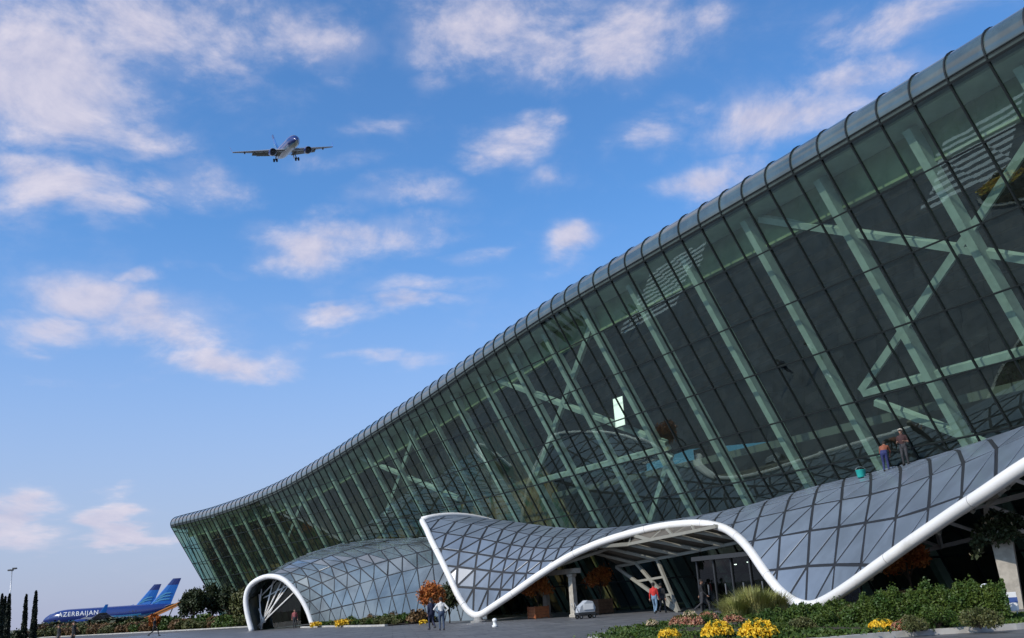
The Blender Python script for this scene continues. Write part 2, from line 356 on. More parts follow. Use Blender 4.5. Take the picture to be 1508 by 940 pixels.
# ------------------------------------------------------------------ ground
def ground():
    n = 24; V = []; rad = 3000
    g = mk('ground', [(-rad,-rad,-.02),(rad,-rad,-.02),(rad,rad,-.02),(-rad,rad,-.02)], [(0,1,2,3)], 'dry_ground'); struct(g)
    # the plaza in front of the terminal
    edge = [(60,-40),(60,30)] ; s_list = np.linspace(-38, 96, 30)
    P = [(-60,-40),(62,-40)] + [tuple(FP(s, -6.5, 0)[:2]) for s in s_list] + [tuple(FP(96, 12, 0)[:2]), tuple(FP(88, 30, 0)[:2]), (-75, 95), (-75, 20)]
    pz = mk('plaza_paving', [(x, y, .004) for x, y in P], [tuple(range(len(P)))], 'paving'); struct(pz)
    # grey service road running past the left end
    a = [on_ground(20,942), on_ground(200,932.6), on_ground(352,924.5), on_ground(380,929)]
    Q = [(-75, 95), tuple(FP(88, 30, 0)[:2]), tuple(FP(96, 12, 0)[:2]), tuple(a[2][:2]), tuple(a[1][:2]), tuple(a[0][:2]), (-130, 185), (-150, 120)]
    rd = mk('service_road', [(x, y, .002) for x, y in Q], [tuple(range(len(Q)))], 'road'); struct(rd)
    k = crom([np.array(p) for p in ((-130, 190, .06), a[0]+Vector((0,0,.06)), a[1]+Vector((0,0,.06)), a[2]+Vector((0,0,.06)), FP(97,-1,.06))], 10)
    kb = bar('road_kerb', k, .35, .16, [(0,0,1)]*len(k), 'kerb_stone'); struct(kb)
    ap = mk('apron', [(-600,215,.0),(-40,215,.0),(-20,520,.0),(-600,520,.0)], [(0,1,2,3)], 'asphalt'); struct(ap)
    # zebra crossings on the forecourt, beyond the left edge of the picture (the glass mirrors them)
    for j, (cx, cy, L_, nst, ang) in enumerate(((-16.3,40.6,7.0,9,205),(-38.5,73.6,9.5,11,203))):
        z = thing('zebra_crossing', ('short' if j == 0 else 'long')+' zebra crossing painted on the dark paving left of the flower bed', 'crossing', (cx, cy, .008), R(ang), 'zebra crossings on the forecourt')
        for i in range(nst):
            x = (i-(nst-1)/2)*.95; mk('stripe', [(x-.24,-L_/2,0),(x+.24,-L_/2,0),(x+.24,L_/2,0),(x-.24,L_/2,0)], [(0,1,2,3)], 'white_paint', z)
ground()

# ------------------------------------------------------------------ the terminal
ROWS = [0.05, 2.11, 4.70, 7.29, 9.88, 12.47, 15.06, 17.64]
BAY = 1.79; CR = 1.12
def terminal():
    T = thing('airport_terminal', 'vast glass airport terminal with outward leaning dark green facade and rounded roof edge', 'terminal')
    st = []                                              # stations: origin at reference level, outward vector, roof edge height, tangent
    s = -21*BAY
    while s < 132.8:
        c, t, n = frame(s); st.append((c, n, HJ(s), n)); s += BAY
    nfront = len(st)
    c, t, n = frame(133.4); H = HJ(133.4)
    rot = lambda v, a: np.array([v[0]*math.cos(a)-v[1]*math.sin(a), v[0]*math.sin(a)+v[1]*math.cos(a)])
    n1 = rot(n, R(-42)); n2 = rot(n, R(-84)); m1 = (n+n1)/(1+n@n1); m2 = (n1+n2)/(1+n1@n2)
    st.append((c, m1, H, n)); t1 = rot(t, R(-42)); c = c+t1*2.4; st.append((c, m2, H, n1)); t2 = rot(t, R(-84))
    for k in range(9): c = c+t2*4.5; st.append((c, n2, H, n2))
    def pt(i, z, off=0.):
        c, m, H, n = st[i]; q = c+m*(LEAN*(z-ZREF)+off); return np.array([q[0], q[1], z])
    def nrm(i):
        n = st[i][1]; v = np.array([n[0], n[1], -LEAN]); return v/np.linalg.norm(v)
    phi = np.linspace(R(90)-math.atan(LEAN), math.pi, 10)
    def corn(i, off=0.):                                  # cornice profile at a station
        c, m, H, n = st[i]; b = pt(i, H); out = []
        for a in phi:
            do = CR*(math.sin(a)-math.sin(phi[0])); dz = CR*(math.cos(phi[0])-math.cos(a))
            nx, nz = math.sin(a), -math.cos(a)            # outward normal of the profile
            p = b + np.array([m[0]*(do+off*nx), m[1]*(do+off*nx), dz+off*nz]); out.append((p, np.array([m[0]*nx, m[1]*nx, nz])))
        return out
    N = len(st)
    # glazing: the panes that show largest are objects, the rest one part
    panes = []
    for i in range(N-1):
        hi = min(st[i][2], st[i+1][2]); zs = [z for z in ROWS if z < hi-.35]
        for k, z in enumerate(zs):
            z0a = z0b = z
            if k+1 < len(zs): z1a = z1b = zs[k+1]
            else: z1a, z1b = st[i][2], st[i+1][2]
            q = [pt(i, z0a), pt(i+1, z0b), pt(i+1, z1b), pt(i, z1a)]
            nn = nrm(i); j = rng.normal(0, .0038, 4); q = [p+nn*e for p, e in zip(q, j)]
            X, Y, D = proj(q); area = 0.
            if (D > 1).all() and X.max() > 0 and X.min() < 1508 and Y.max() > 0 and Y.min() < 940 and i < nfront:
                area = abs(.5*sum(X[a]*Y[(a+1) % 4]-X[(a+1) % 4]*Y[a] for a in range(4)))
                if z < 4: area *= .02
                cx, cy = X.mean(), Y.mean()
                if not (0 < cx < 1508 and 0 < cy < 940): area *= .3
            panes.append((area, q))
    panes.sort(key=lambda a: -a[0])
    for a, q in panes[:300]: mk('glass_pane', q, [(0,1,2,3)], 'facade_glass', T)
    V, F = join_vf([(q, [(0,1,2,3)]) for a, q in panes[300:]]); struct(mk('far_glass_panes', V, F, 'facade_glass', T), 'stuff')
    # mullions with the ribs of the cornice in one bar, one per station
    for i in range(N):
        P = [pt(i, 0.0, .02), pt(i, st[i][2]-.01, .02)] ; nn = [nrm(i)]*2
        for p, n_ in corn(i, .005)[1:]: P.append(p); nn.append(n_)
        wide = .07 if i < nfront else .08
        bar('mullion', P, wide, .11, nn, 'mullion_metal', T)
    # cornice glass, one curved panel per bay
    for i in range(N-1):
        A, B = corn(i), corn(i+1); V = [p for p, _ in A]+[p for p, _ in B]; m = len(A)
        # inner skin for thickness
        V += [p-.04*n_ for p, n_ in A]+[p-.04*n_ for p, n_ in B]
        F = [(k, m+k, m+k+1, k+1) for k in range(m-1)]+[(2*m+k, 2*m+k+1, 3*m+k+1, 3*m+k) for k in range(m-1)]
        o = mk('cornice_panel', V, F, 'cornice_glass', T, smooth=True)
    # transoms
    for z in ROWS[1:]:
        idx = [i for i in range(N) if st[i][2] > z+.35]
        P = [pt(i, z, .035) for i in idx]; bar('transom', P, .075, .10, [nrm(i) for i in idx], 'mullion_metal', T)
    bar('roof_edge_transom', [pt(i, st[i][2], .035) for i in range(N)], .10, .13, [nrm(i) for i in range(N)], 'mullion_metal', T)
    bar('cornice_rail', [corn(i, .01)[1][0] for i in range(N)], .04, .08, [corn(i)[1][1] for i in range(N)], 'mullion_metal', T)
    bar('roof_rail', [corn(i, .01)[-1][0] for i in range(N)], .08, .14, [(0,0,1)]*N, 'mullion_metal', T)
    # roof sheet behind the cornice
    V = []; F = []; dep = 46
    for i in range(nfront+1):
        p = corn(i)[-1][0]; n = st[i][3]; V += [p, p-np.array([n[0], n[1], 0])*dep*(1 if i < nfront-14 else max(.05, (nfront-i)/15)), ]
    for i in range(nfront): F.append((2*i, 2*i+2, 2*i+3, 2*i+1))
    V2 = [v-np.array([0, 0, .35]) for v in V]; n0 = len(V); F += [tuple(j+n0 for j in f[::-1]) for f in F]
    mk('roof', V+V2, F, 'roof_metal', T)
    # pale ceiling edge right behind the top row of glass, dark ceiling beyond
    def strip(name, off0, off1, dz0, dz1, mat, i0=0, i1=nfront, thick=.12, zabs=None):
        V = []; F = []
        for i in range(i0, i1):
            c, m, H, n = st[i]
            for off, dz in ((off0, dz0), (off1, dz1)):
                z = (H+dz) if zabs is None else zabs
                q = c+m*(LEAN*((H if zabs is None else zabs)-ZREF))-n*off; V += [(q[0], q[1], z), (q[0], q[1], z+thick)]
        for k in range(i1-i0-1):
            a = 4*k; b = a+4; F += [(a, a+2, b+2, b), (a+1, b+1, b+3, a+3), (a, b, b+1, a+1), (a+2, a+3, b+3, b+2)]
        return mk(name, V, F, mat, T)
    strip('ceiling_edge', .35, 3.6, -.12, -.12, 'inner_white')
    V = []; F = []
    for i in range(nfront):
        c, m, H, n = st[i]; b0 = c+m*(LEAN*(H-ZREF))
        for off, z in ((2.05, H-1.75), (1.85, H-.14), (2.15, H-.14), (2.35, H-1.75)): q = b0-n*off; V.append((q[0], q[1], z))
    for i in range(nfront-1):
        a = 4*i; b = a+4; F += [(a, b, b+1, a+1), (a+2, b+2, b+3, a+3), (a+3, b+3, b, a)]
    mk('fascia', V, F, 'fascia_paint', T)
    for off in (6, 9.5, 13, 16.5, 20, 23.5):
        P = []
        for i in range(0, 60, 3):
            c, m, H, n = st[i]; q = c+m*(LEAN*(H-ZREF))-n*off; P.append((q[0], q[1], H-.25))
        bar('ceiling_beam', P, .35, .5, [(0, 0, 1)]*len(P), 'cocoon_wood', T)
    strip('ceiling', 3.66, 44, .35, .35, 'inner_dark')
    strip('upper_floor', 3.2, 33, 0, 0, 'inner_floor', zabs=9.2, thick=.45, i1=44)
    strip('gallery_floor', 1.3, 33, 0, 0, 'inner_floor', zabs=4.5, thick=.4, i1=44)
    # back of the hall: dark wall with a few windows to the far side
    deep = lambda i: float(np.interp(i, [0, 40, 52, nfront], [34, 34, 11, 9]))
    for (z0, z1) in ((0, 12.6), (14.5, 20)):
        V = []; F = []
        for i in range(0, nfront-2, 3):
            c, m, H, n = st[i]; q = c-n*deep(i); r_ = c-n*(deep(i)+.4)
            for (p, z) in ((q, z0), (q, min(z1, H+.3)), (r_, min(z1, H+.3)), (r_, z0)): V.append((p[0], p[1], max(z, z0)))
        k = len(V)//4
        for j in range(k-1):
            a = 4*j; b = a+4; F += [(a, b, b+1, a+1), (a+1, b+1, b+2, a+2), (a+2, b+2, b+3, a+3)]
        mk('back_wall', V, F, 'timber_wall', T)
    for j, i in enumerate(range(0, nfront-2, 3)):        # piers between the rear windows
        c, m, H, n = st[i]; q = c-n*(deep(i)+.2); t = np.array([-n[1], n[0]]); w = (2.75 if j % 3 else 1.9) if i < 52 else 3.0
        V, F = box_vf(-w, w, -.12-.01*(j % 2), .12+.01*(j % 2), 12.55, 14.55); V = [(q[0]+t[0]*x-n[0]*y, q[1]+t[1]*x-n[1]*y, z) for x, y, z in V]; mk('rear_pier', V, F, 'inner_dark', T)
    c, m, H, n = st[nfront-3]; t = np.array([-n[1], n[0]])
    V = [(*(c+n*(LEAN*(z-ZREF)-.9)), z) for z in (0.05, H)]+[(*(c-n*9.5), z) for z in (H, 0.05)]; V += [(x+t[0]*.3, y+t[1]*.3, z) for x, y, z in V]
    mk('end_wall', V, [(0,1,2,3),(7,6,5,4),(0,4,5,1),(1,5,6,2),(2,6,7,3),(3,7,4,0)], 'inner_dark', T)
    for a_, b_ in ((44, 60), (60, 76), (76, nfront-3)):      # added leaning screens along the far half, painted like mirrored greenery
        V = []; F = []
        for i in range(a_, b_+1):
            c, m, H, n = st[i]
            for off in (5.4, 5.6):
                for z in (.05, H-1.9): q = c+m*(LEAN*(z-ZREF))-n*off; V.append((q[0], q[1], z))
        for j in range(b_-a_):
            a = 4*j; b = a+4; F += [(a, b, b+1, a+1), (a+2, a+3, b+3, b+2), (a+1, b+1, b+3, a+3)]
        mk('timber_screen', V, F, 'timber_screen', T)
    V = []; F = []
    for i in range(0, 55, 3):
        c, m, H, n = st[i]; q = c-n*(deep(i)+.21)
        for z in (12.58, 14.52): V.append((q[0], q[1], z))
    for j in range(len(V)//2-1): F.append((2*j, 2*j+2, 2*j+3, 2*j+1))
    mk('rear_glazing', V, F, 'rear_glass', T)
    V = []; F = []
    for i in range(nfront-3, N):
        c, m, H, n = st[i]
        for z in (.05, H-.1): q = c+m*(LEAN*(z-ZREF)*.75-3.2); V.append((q[0], q[1], z))
    for j in range(len(V)//2-1): F.append((2*j, 2*j+2, 2*j+3, 2*j+1))
    mk('corner_core_wall', V, F, 'timber_wall', T)
    # big raking columns of the hall behind every third mullion
    for i in range(3, nfront-1, 3):
        s0 = -21*BAY+i*BAY-.52
        c, t, n = frame(s0); H = HJ(s0)
        q = lambda z, off: np.array([*(c+n*(LEAN*(z-ZREF)-off)), z])
        nn = np.array([n[0], n[1], -LEAN]); wc = float(np.interp(i, [42, 58], [.40, .80])); bar('column', [q(0.1, .95), q(H-.25, .95)], wc, .62 if wc < .5 else .34, [nn, nn], 'column_paint', T)
    # bracing between the columns: (bay position, height) pairs, 1.35 m behind the glass
    def brace(a, b, w=.34):
        P = []
        for k in range(9):
            f = k/8; s0 = a[0]+(b[0]-a[0])*f; z = a[1]+(b[1]-a[1])*f; c, t, n = frame(s0); q = c+n*(LEAN*(z-ZREF)-1.25); P.append((q[0], q[1], z))
        n = frame((a[0]+b[0])/2)[2]; bar('brace', P, w, .36, [(n[0], n[1], -LEAN)]*9, 'column_paint', T)
    for a, b in BRACES: brace(a, b)
    # an added glowing panel in the hall, made up for a bright white patch
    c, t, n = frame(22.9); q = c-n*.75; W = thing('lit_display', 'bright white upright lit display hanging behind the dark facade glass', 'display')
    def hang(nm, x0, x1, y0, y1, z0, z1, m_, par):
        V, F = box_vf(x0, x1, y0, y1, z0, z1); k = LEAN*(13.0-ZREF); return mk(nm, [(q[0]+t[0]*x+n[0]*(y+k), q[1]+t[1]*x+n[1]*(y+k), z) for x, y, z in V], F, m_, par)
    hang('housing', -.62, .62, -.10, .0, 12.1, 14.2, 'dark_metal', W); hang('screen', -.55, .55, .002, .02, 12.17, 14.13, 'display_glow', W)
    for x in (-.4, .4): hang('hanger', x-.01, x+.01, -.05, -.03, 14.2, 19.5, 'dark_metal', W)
    return T, st
BRACES = [((4.2,19.6),(-4.8,15.0)),((-4.8,15),(-12,11.2)),((-11.5,18.2),(3.8,10.6)),((3.8,10.45),(-12,10.3)),((3.4,9.9),(-4,5.2)),
          ((21.3,18.8),(37.1,10.8)),((36,18.4),(20.4,10.6)),((37,10.4),(20.4,10.35)),((20.6,9.9),(28,4.9)),
          ((52,17.2),(67,10.8)),((66,16.6),(51,10.6)),((-28,18.4),(-13,10.8)),((82,16.0),(96,10.8))]
terminal_root, STATIONS = terminal()

# ------------------------------------------------------------------ entrance canopy
_cs = np.arange(-34, 52.01, .5)
def _ctl(s):
    D = np.interp(s, [-26,-20,-13,-6,2.8,15,24,33,37,44], [17.5,16.6,14.0,9.6,6.0,5.2,6.0,7.6,10.4,15.5])
    zm = np.interp(s, [-26,-16,-10,-4,2.8,15,26,32,36,44], [11.7,9.8,8.8,7.6,6.5,5.7,6.0,7.2,9.0,12.0])
    zt = np.interp(s, [-26,-10,-3,3,9,15,22,28,34,44], [7.9,7.5,7.0,6.6,6.35,5.9,5.7,5.8,6.2,6.8])
    return np.array([D, zm, zt])
_o = np.linspace(-3, 3, 13); _w = np.exp(-(_o/1.6)**2); _w /= _w.sum()
_tab = np.array([_w@np.array([_ctl(s+k) for k in _o]) for s in _cs])
def CPR(s, v):
    """profile of the canopy at station s: distance out from the facade line, height, distance at the ground"""
    D, zm, zt = (np.interp(s, _cs, _tab[:, j]) for j in range(3)); dt = LEAN*(zt-ZREF); g = min(max((s-8)/16, 0), 1); g = g*g*(3-2*g); q = dt+(D-dt)*np.array([.90, .50])
    P = np.array([[D-.4*g, -.1], [(D+.5)*g+(1-g)*q[0], (.42*g+(1-g)*.37)*zm], [(.62*D+.2*dt)*g+(1-g)*q[1], zm*(g+(1-g)*.90)], [dt, zt]])
    d, z = np.array([(1-v)**3, 3*v*(1-v)**2, 3*v*v*(1-v), v**3])@P
    return d, z, D
def CS(s, v):
    d, z, D = CPR(s, v); return FP(s, d, z)
def GS(sig, v):
    """grid line sig at level v: the grid runs back at a slant to the facade"""
    d, z, D = CPR(sig, v); return sig+.75*(D-d)
def CN(s, v):
    a = CS(s+.05, v)-CS(s-.05, v); b = CS(s, min(v+.01, 1))-CS(s, max(v-.01, 0)); n = np.cross(a, b); n /= np.linalg.norm(n)
    return n*CSIGN
CSIGN = 1.0
if CN(0, .5)@np.array([*frame(0)[2], .8]) < 0: CSIGN = -1.0
TUBE_SV = [(41.76,.643),(39.55,.554),(37.04,.419),(35.28,.285),(34.03,.139),(33.44,.076),(32.8,.058),(31.59,.103),(29.0,.226),(26.92,.37),(25.13,.519),(23.3,.631),(20.7,.738),(18.59,.769),(15.92,.745),(13.12,.654),(10.77,.538),(8.68,.409),(6.35,.24),(4.95,.14),(3.8,.083),(2.56,.059),(1.21,.084),(-.75,.145),(-3.1,.23),(-5.12,.299),(-7.14,.351),(-9.08,.39),(-10.92,.437),(-14,.50),(-17,.56),(-20,.62),(-23.5,.68)]
TSV = crom(TUBE_SV, 6); _ts = TSV[::-1, 0]; _tv = TSV[::-1, 1]
def vt(s): return float(np.interp(s, _ts, _tv))
S_END, S_BEG = 41.76, -23.5
def clip_poly(poly, fn):
    out = []
    for i in range(len(poly)):
        a, b = poly[i], poly[(i+1) % len(poly)]; fa, fb = fn(a), fn(b)
        if fa >= 0: out.append(a)
        if (fa >= 0) != (fb >= 0):
            t = fa/(fa-fb); out.append((a[0]+(b[0]-a[0])*t, a[1]+(b[1]-a[1])*t))
    return out
def panel_vf(P, N, gap=.08, th=.03, lift=.016):
    """flat pane from polygon P with surface normal N: inset by the joint, with bevelled rim"""
    P = [p for i, p in enumerate(P) if np.linalg.norm(p-P[i-1]) > .07]
    if len(P) < 3: return None
    P = np.array(P); c = P.mean(0); n = np.zeros(3); k = len(P)
    for i in range(k): n += np.cross(P[i]-c, P[(i+1) % k]-c)
    if np.linalg.norm(n) < 1e-6: return None
    n /= np.linalg.norm(n)
    if n@N < 0: P = P[::-1]; n = -n
    E = np.roll(P, -1, 0)-P; ln = np.linalg.norm(E, axis=1); E /= ln[:, None]
    def inset(g):
        Q = []
        for i in range(k):                                # offset every edge inwards by the joint
            m0, m1 = np.cross(n, E[i-1]), np.cross(n, E[i]); den = 1+m0@m1
            if den < .10: return None
            Q.append(P[i]+g*(m0+m1)/den)
        Q = np.array(Q)
        return Q if all((Q[(i+1) % k]-Q[i])@E[i] > .01 for i in range(k)) else None
    Q, Q2 = inset(gap), inset(gap+.02)
    if Q is None or Q2 is None: Q = c+(P-c)*.86; Q2 = c+(P-c)*.82
    tilt = rng.normal(0, .010, 3); c2 = Q2.mean(0); lift_v = np.array([(q-c2)@(tilt[0]*E[0]+tilt[1]*np.cross(n, E[0])) for q in Q2]); Q = Q+lift_v[:, None]*n; Q2 = Q2+lift_v[:, None]*n
    V = np.vstack([Q-n*th, Q+n*(lift-.012), Q2+n*lift]); F = [tuple(range(2*k, 3*k)), tuple(range(k))[::-1]]
    for i in range(k):
        j = (i+1) % k; F += [(i, j, k+j, k+i), (k+i, k+j, 2*k+j, 2*k+i)]
    return V, F, Q2
def area_px(Q):
    X, Y, D = proj(Q)
    if (D < 1).any() or X.max() < 0 or X.min() > 1508 or Y.min() > 940: return 0.
    return abs(.5*sum(X[a]*Y[(a+1) % len(X)]-X[(a+1) % len(X)]*Y[a] for a in range(len(X))))
def place_panels(root, panels, mat, rest_name, limit=300):
    panels.sort(key=lambda a: -a[0])
    for a, V, F in panels[:limit]: mk('panel', V, F, mat, root)
    if len(panels) > limit:
        V, F = join_vf([(v, f) for a, v, f in panels[limit:]]); struct(mk(rest_name, V, F, mat, root), 'stuff')
def canopy():
    T = thing('entrance_canopy', 'sweeping canopy of grey blue triangular panes edged by a thick white tube', 'canopy')
    LV = [np.array([0, .20, .41, .61, .79, .88, .95, 1]), np.array([0, .27, .48, .68, .82, .90, .96, 1]), np.array([0, .27, .48, .68, .82, .90, .96, 1]), np.array([0, .23, .35, .45, .56, .68, .82, 1])]
    lev = lambda g: np.array([np.interp(g, [-5, 2, 8, 26], [l[k] for l in LV]) for k in range(8)])
    SL = [S_END]
    while SL[-1] > S_BEG-16: SL.append(SL[-1]-float(np.interp(SL[-1], [-2, 26], [2.57, 1.27])))
    node = {}
    for i, g in enumerate(SL):
        for j, v in enumerate(lev(g)): node[i, j] = (GS(g, v), float(v))
    inside = lambda p: p[1]-vt(p[0]); fns = (inside, lambda p: S_END-p[0], lambda p: p[0]-S_BEG)
    panels = []; seal = []
    for i in range(len(SL)-1):
        for j in range(7):
            for tri in ((node[i, j], node[i+1, j], node[i+1, j+1]), (node[i, j], node[i+1, j+1], node[i, j+1])):      # diagonal rises towards the near end
                pl = list(tri)
                for fn in fns:
                    pl = clip_poly(pl, fn)
                    if len(pl) < 3: break
                if len(pl) < 3: continue
                P = [CS(*q) for q in pl]; c = np.mean(pl, axis=0); n = CN(c[0], min(max(c[1], .02), .98))
                seal.append(([p-n*.02 for p in P], [tuple(range(len(P)))]))
                r_ = panel_vf(P, n)
                if r_: panels.append((area_px(r_[2]), r_[0], r_[1]))
    place_panels(T, panels, 'panel_glass', 'far_panels')
    V, F = join_vf(seal); mk('sealing_layer', V, F, 'seal', T)
    # steel lattice under the panes
    def lat(name, sv, w, h, off):
        P = []; Nn = []
        for s, v in sv:
            n = CN(s, min(max(v, .01), .99)); P.append(CS(s, v)-n*off); Nn.append(n)
        if len(P) > 1: bar(name, P, w, h, Nn, 'beam_paint', T)
    ok = lambda p: p[1] > vt(p[0])+.015 and S_BEG < p[0] < S_END-.05
    def runs(name, pts, *a):
        run = []
        for p in pts+[None]:
            if p is not None and ok(p): run.append(p)
            else:
                if len(run) > 2: lat(name, run, *a)
                run = []
    for g in SL: runs('rib', [(GS(g, v), v) for v in np.linspace(0, .995, 22)], .13, .26, .42)
    for j in range(1, 7): runs('purlin', [(GS(g, lev(g)[j]), lev(g)[j]) for g in np.linspace(SL[0], SL[-1], 130)], .12, .22, .41)
    for i in range(len(SL)-1):
        for j in range(7):
            a, b = node[i, j], node[i+1, j+1]
            if ok(a) and ok(b): lat('diagonal', [a, ((a[0]+b[0])/2, (a[1]+b[1])/2), b], .10, .2, .41)
    # the white edge tube and the thin rim that runs back to the facade
    P = np.array([CS(s, v)+CN(s, max(v, .02))*(-.05) for s, v in crom(TUBE_SV, 8)])
    tube('edge_tube', P, .235, 'white_tube', T, seg=16)
    acc = 0.; last = 0.
    for i in range(1, len(P)-1):                          # sleeve joints of the tube
        acc += np.linalg.norm(P[i]-P[i-1])
        if acc-last > 5.2:
            last = acc; t_ = (P[i+1]-P[i-1])/np.linalg.norm(P[i+1]-P[i-1]); V, F = tube_vf([P[i]-t_*.02, P[i]+t_*.02], .241, 16); mk('sleeve_joint', V, F, 'joint_grey', T, True)
    P = np.array([CS(S_END, v)+CN(S_END-.1, v)*.05 for v in np.linspace(.643, 1, 16)]); tube('rear_rim', P, np.linspace(.22, .12, 16), 'white_tube', T)
    for s in (32.8, 2.56):
        p = CS(s, vt(s)); V, F = lathe_vf([(.55, -.02), (.55, .10), (.34, .14), (.26, .34), (.2, .36)], 18, (p[0], p[1], 0)); mk('footing', V, F, 'concrete', T, smooth=False)
    return T
canopy()

# ------------------------------------------------------------------ arched side entrance
def dome():
    T = thing('arched_entrance_vault', 'low vault of grey triangular glass panes with a white arched mouth, against the facade', 'entrance vault')
    N0, F0 = at_dist(462, 918, 95), at_dist(371, 923, 99); wall = Vector((F0.y-N0.y, N0.x-F0.x, 0)); A = []
    for q in ((371,924),(364,903),(362,882),(367,865),(380,854),(398,849),(418,854),(438,874),(452,897),(462,920)):
        d = ray_px(*q); t = (N0.x*wall.x+N0.y*wall.y)/(d.x*wall.x+d.y*wall.y); A.append((d.x*t, d.y*t, EYE+d.z*t))
    A = np.array(A); A[0, 2] = A[-1, 2] = -.05
    A = crom(A[::-1], 10); ln = np.concatenate([[0], np.cumsum(np.linalg.norm(np.diff(A, axis=0), axis=1))]); ln /= ln[-1]
    mouth = lambda th: np.array([np.interp(th, ln, A[:, k]) for k in range(3)])
    KP = [(38,4.0,-.05),(39.5,3.2,2.6),(43,.6,5.2),(50,-1.1,6.95),(58,-1.1,7.6),(67,-.7,8.3),(75,-.55,8.55),(82,-.7,8.3),(87,-1.8,6.4),(89,-3.2,3.5),(90,-5.1,-.05)]
    K = crom([FP(a_, b_, c_) for a_, b_, c_ in KP], 8); kt = np.interp(np.arange(len(K)), np.arange(0, len(K), 8), [0,.08,.18,.30,.40,.50,.60,.72,.84,.92,1.0])
    kurve = lambda th: np.array([np.interp(th, kt, K[:, k]) for k in range(3)])
    def DS(u, th):                                        # u: 0 at the mouth, 1 at the facade
        m, k = mouth(th), kurve(th); n = frame(65)[2]; b = 1.0*math.sin(math.pi*min(1, th*1.15))
        c = (m+k)/2+np.array([n[0]*.9*(1-th), n[1]*.9*(1-th), 1.15*b+.25])
        if th <= .001: c[2] = -.05
        return m*(1-u)**2+2*u*(1-u)*c+k*u*u
    def DN(u, th):
        u = min(max(u, .02), .98); th = min(max(th, .02), .98)
        a = DS(u+.01, th)-DS(u-.01, th); b = DS(u, th+.01)-DS(u, th-.01); n = np.cross(a, b); n /= np.linalg.norm(n)+1e-9
        return n*sign[0]
    sign = [1.0]
    if DN(.5, .3)@np.array([-.5, -.7, .5]) < 0: sign[0] = -1.0
    panels = []; seal = []; nr = 9; nc = 13
    TH = [0, .085, .17, .255, .34, .43, .53, .65, .80, 1.0]
    nodes = lambda j: [max(0, min(1, (i+(.5 if j % 2 else 0.)-.5)/nc)) for i in range(nc+2)]
    def add(tri):
        pts = [DS(*q) for q in tri]; c = np.mean(tri, axis=0); n = DN(c[0], c[1])
        if np.linalg.norm(np.cross(pts[1]-pts[0], pts[2]-pts[0])) < .02: return
        seal.append(([p-n*.02 for p in pts], [(0,1,2)]))
        r_ = panel_vf(pts, n, gap=.05)
        if r_: panels.append((area_px(r_[2]), r_[0], r_[1]))
    for j in range(nr):
        lo, hi = nodes(j), nodes(j+1); tl, thh = TH[j], TH[j+1]
        for i in range(nc+1):
            if j % 2 == 0: add(((lo[i], tl), (lo[i+1], tl), (hi[i], thh))); add(((lo[i+1], tl), (hi[i+1], thh), (hi[i], thh)))
            else: add(((lo[i], tl), (hi[i+1], thh), (hi[i], thh))); add(((lo[i], tl), (lo[i+1], tl), (hi[i+1], thh)))
    place_panels(T, panels, 'dome_panel_glass', 'far_panels', 300)
    V, F = join_vf(seal); mk('sealing_layer', V, F, 'seal', T)
    P = np.array([mouth(t) for t in np.linspace(0, 1, 60)]); tube('arch_rim', P, .25, 'white_tube', T, seg=14)
    # glazed screen set back in the mouth, with white struts
    def scr(th, f, back=1.6): 
        e = mouth(th); c = (mouth(0)+mouth(1))/2; p = c+(e-c)*f; q = p+np.array([.45, .89, 0])*back; q[2] = max(q[2], 0); return q
    ring = [scr(t, .97) for t in np.linspace(.34, 1, 24)]; c0 = scr(.34, .97); c0 = np.array([c0[0], c0[1], .02])
    mk('screen_glass', ring+[c0], [tuple(range(25))], 'screen_glass', T)
    for (a, b) in ((.42,.80),(.50,.90),(.58,.98),(.34,.66),(.74,.97),(.46,.60),(.84,.62)):
        p, q = scr(a, .95, 1.5), scr(b, .95, 1.5); k = p*.02+q*.98 if a < b else p; foot = scr(min(a, b)*.4+.6, .95, 1.5); foot[2] = .05
        tube('strut', [scr(a, .95, 1.5), np.array([foot[0]*.5+q[0]*.5, foot[1]*.5+q[1]*.5, max(.05, q[2]*.15)])], .075, 'white_tube', T, seg=8)
    for t in (.40, .55, .70): tube('transom', [scr(t, .95, 1.5), scr(1-(t-.34)*.3, .95, 1.5)*np.array([1,1,0])+np.array([0,0,scr(t, .95, 1.5)[2]*.7])], .06, 'white_tube', T, seg=8)
    return T
dome()

# ------------------------------------------------------------------ plants
def leaf_quads(C, size, up=.35, flat=0., aspect=1.7):
    """leaf faces at centres C with random turns"""
    n = len(C); d = rng.normal(size=(n, 3)); d[:, 2] = d[:, 2]*(1-flat)+up; d /= np.linalg.norm(d, axis=1)[:, None]
    e = np.cross(d, rng.normal(size=(n, 3))); e /= np.linalg.norm(e, axis=1)[:, None]
    sz = size*rng.uniform(.6, 1.35, n)[:, None]; a = d*sz*aspect/2; b = e*sz/2
    return np.stack([C-a, C+b-.15*a, C+a, C-b-.15*a], 1)
def crown_pts(n, rx, ry, rz, lobes=9, seed=0, fill=.55, base=0.):
    """points in a lumpy crown: clumps on an ellipsoid, hollow patches between them"""
    g = np.random.default_rng(seed); L_ = g.normal(size=(lobes, 3)); L_ /= np.linalg.norm(L_, axis=1)[:, None]; L_[:, 2] = np.abs(L_[:, 2])*1.1-.35
    rad = g.uniform(.34, .56, lobes); cen = L_*g.uniform(.45, .72, lobes)[:, None]
    k = g.integers(0, lobes, n); q = g.normal(size=(n, 3)); q /= np.linalg.norm(q, axis=1)[:, None]; q *= (g.uniform(fill, 1, n)**.6)[:, None]
    p = cen[k]+q*rad[k][:, None]; return p*np.array([rx, ry, rz])+np.array([0, 0, base])
PLANT = {}
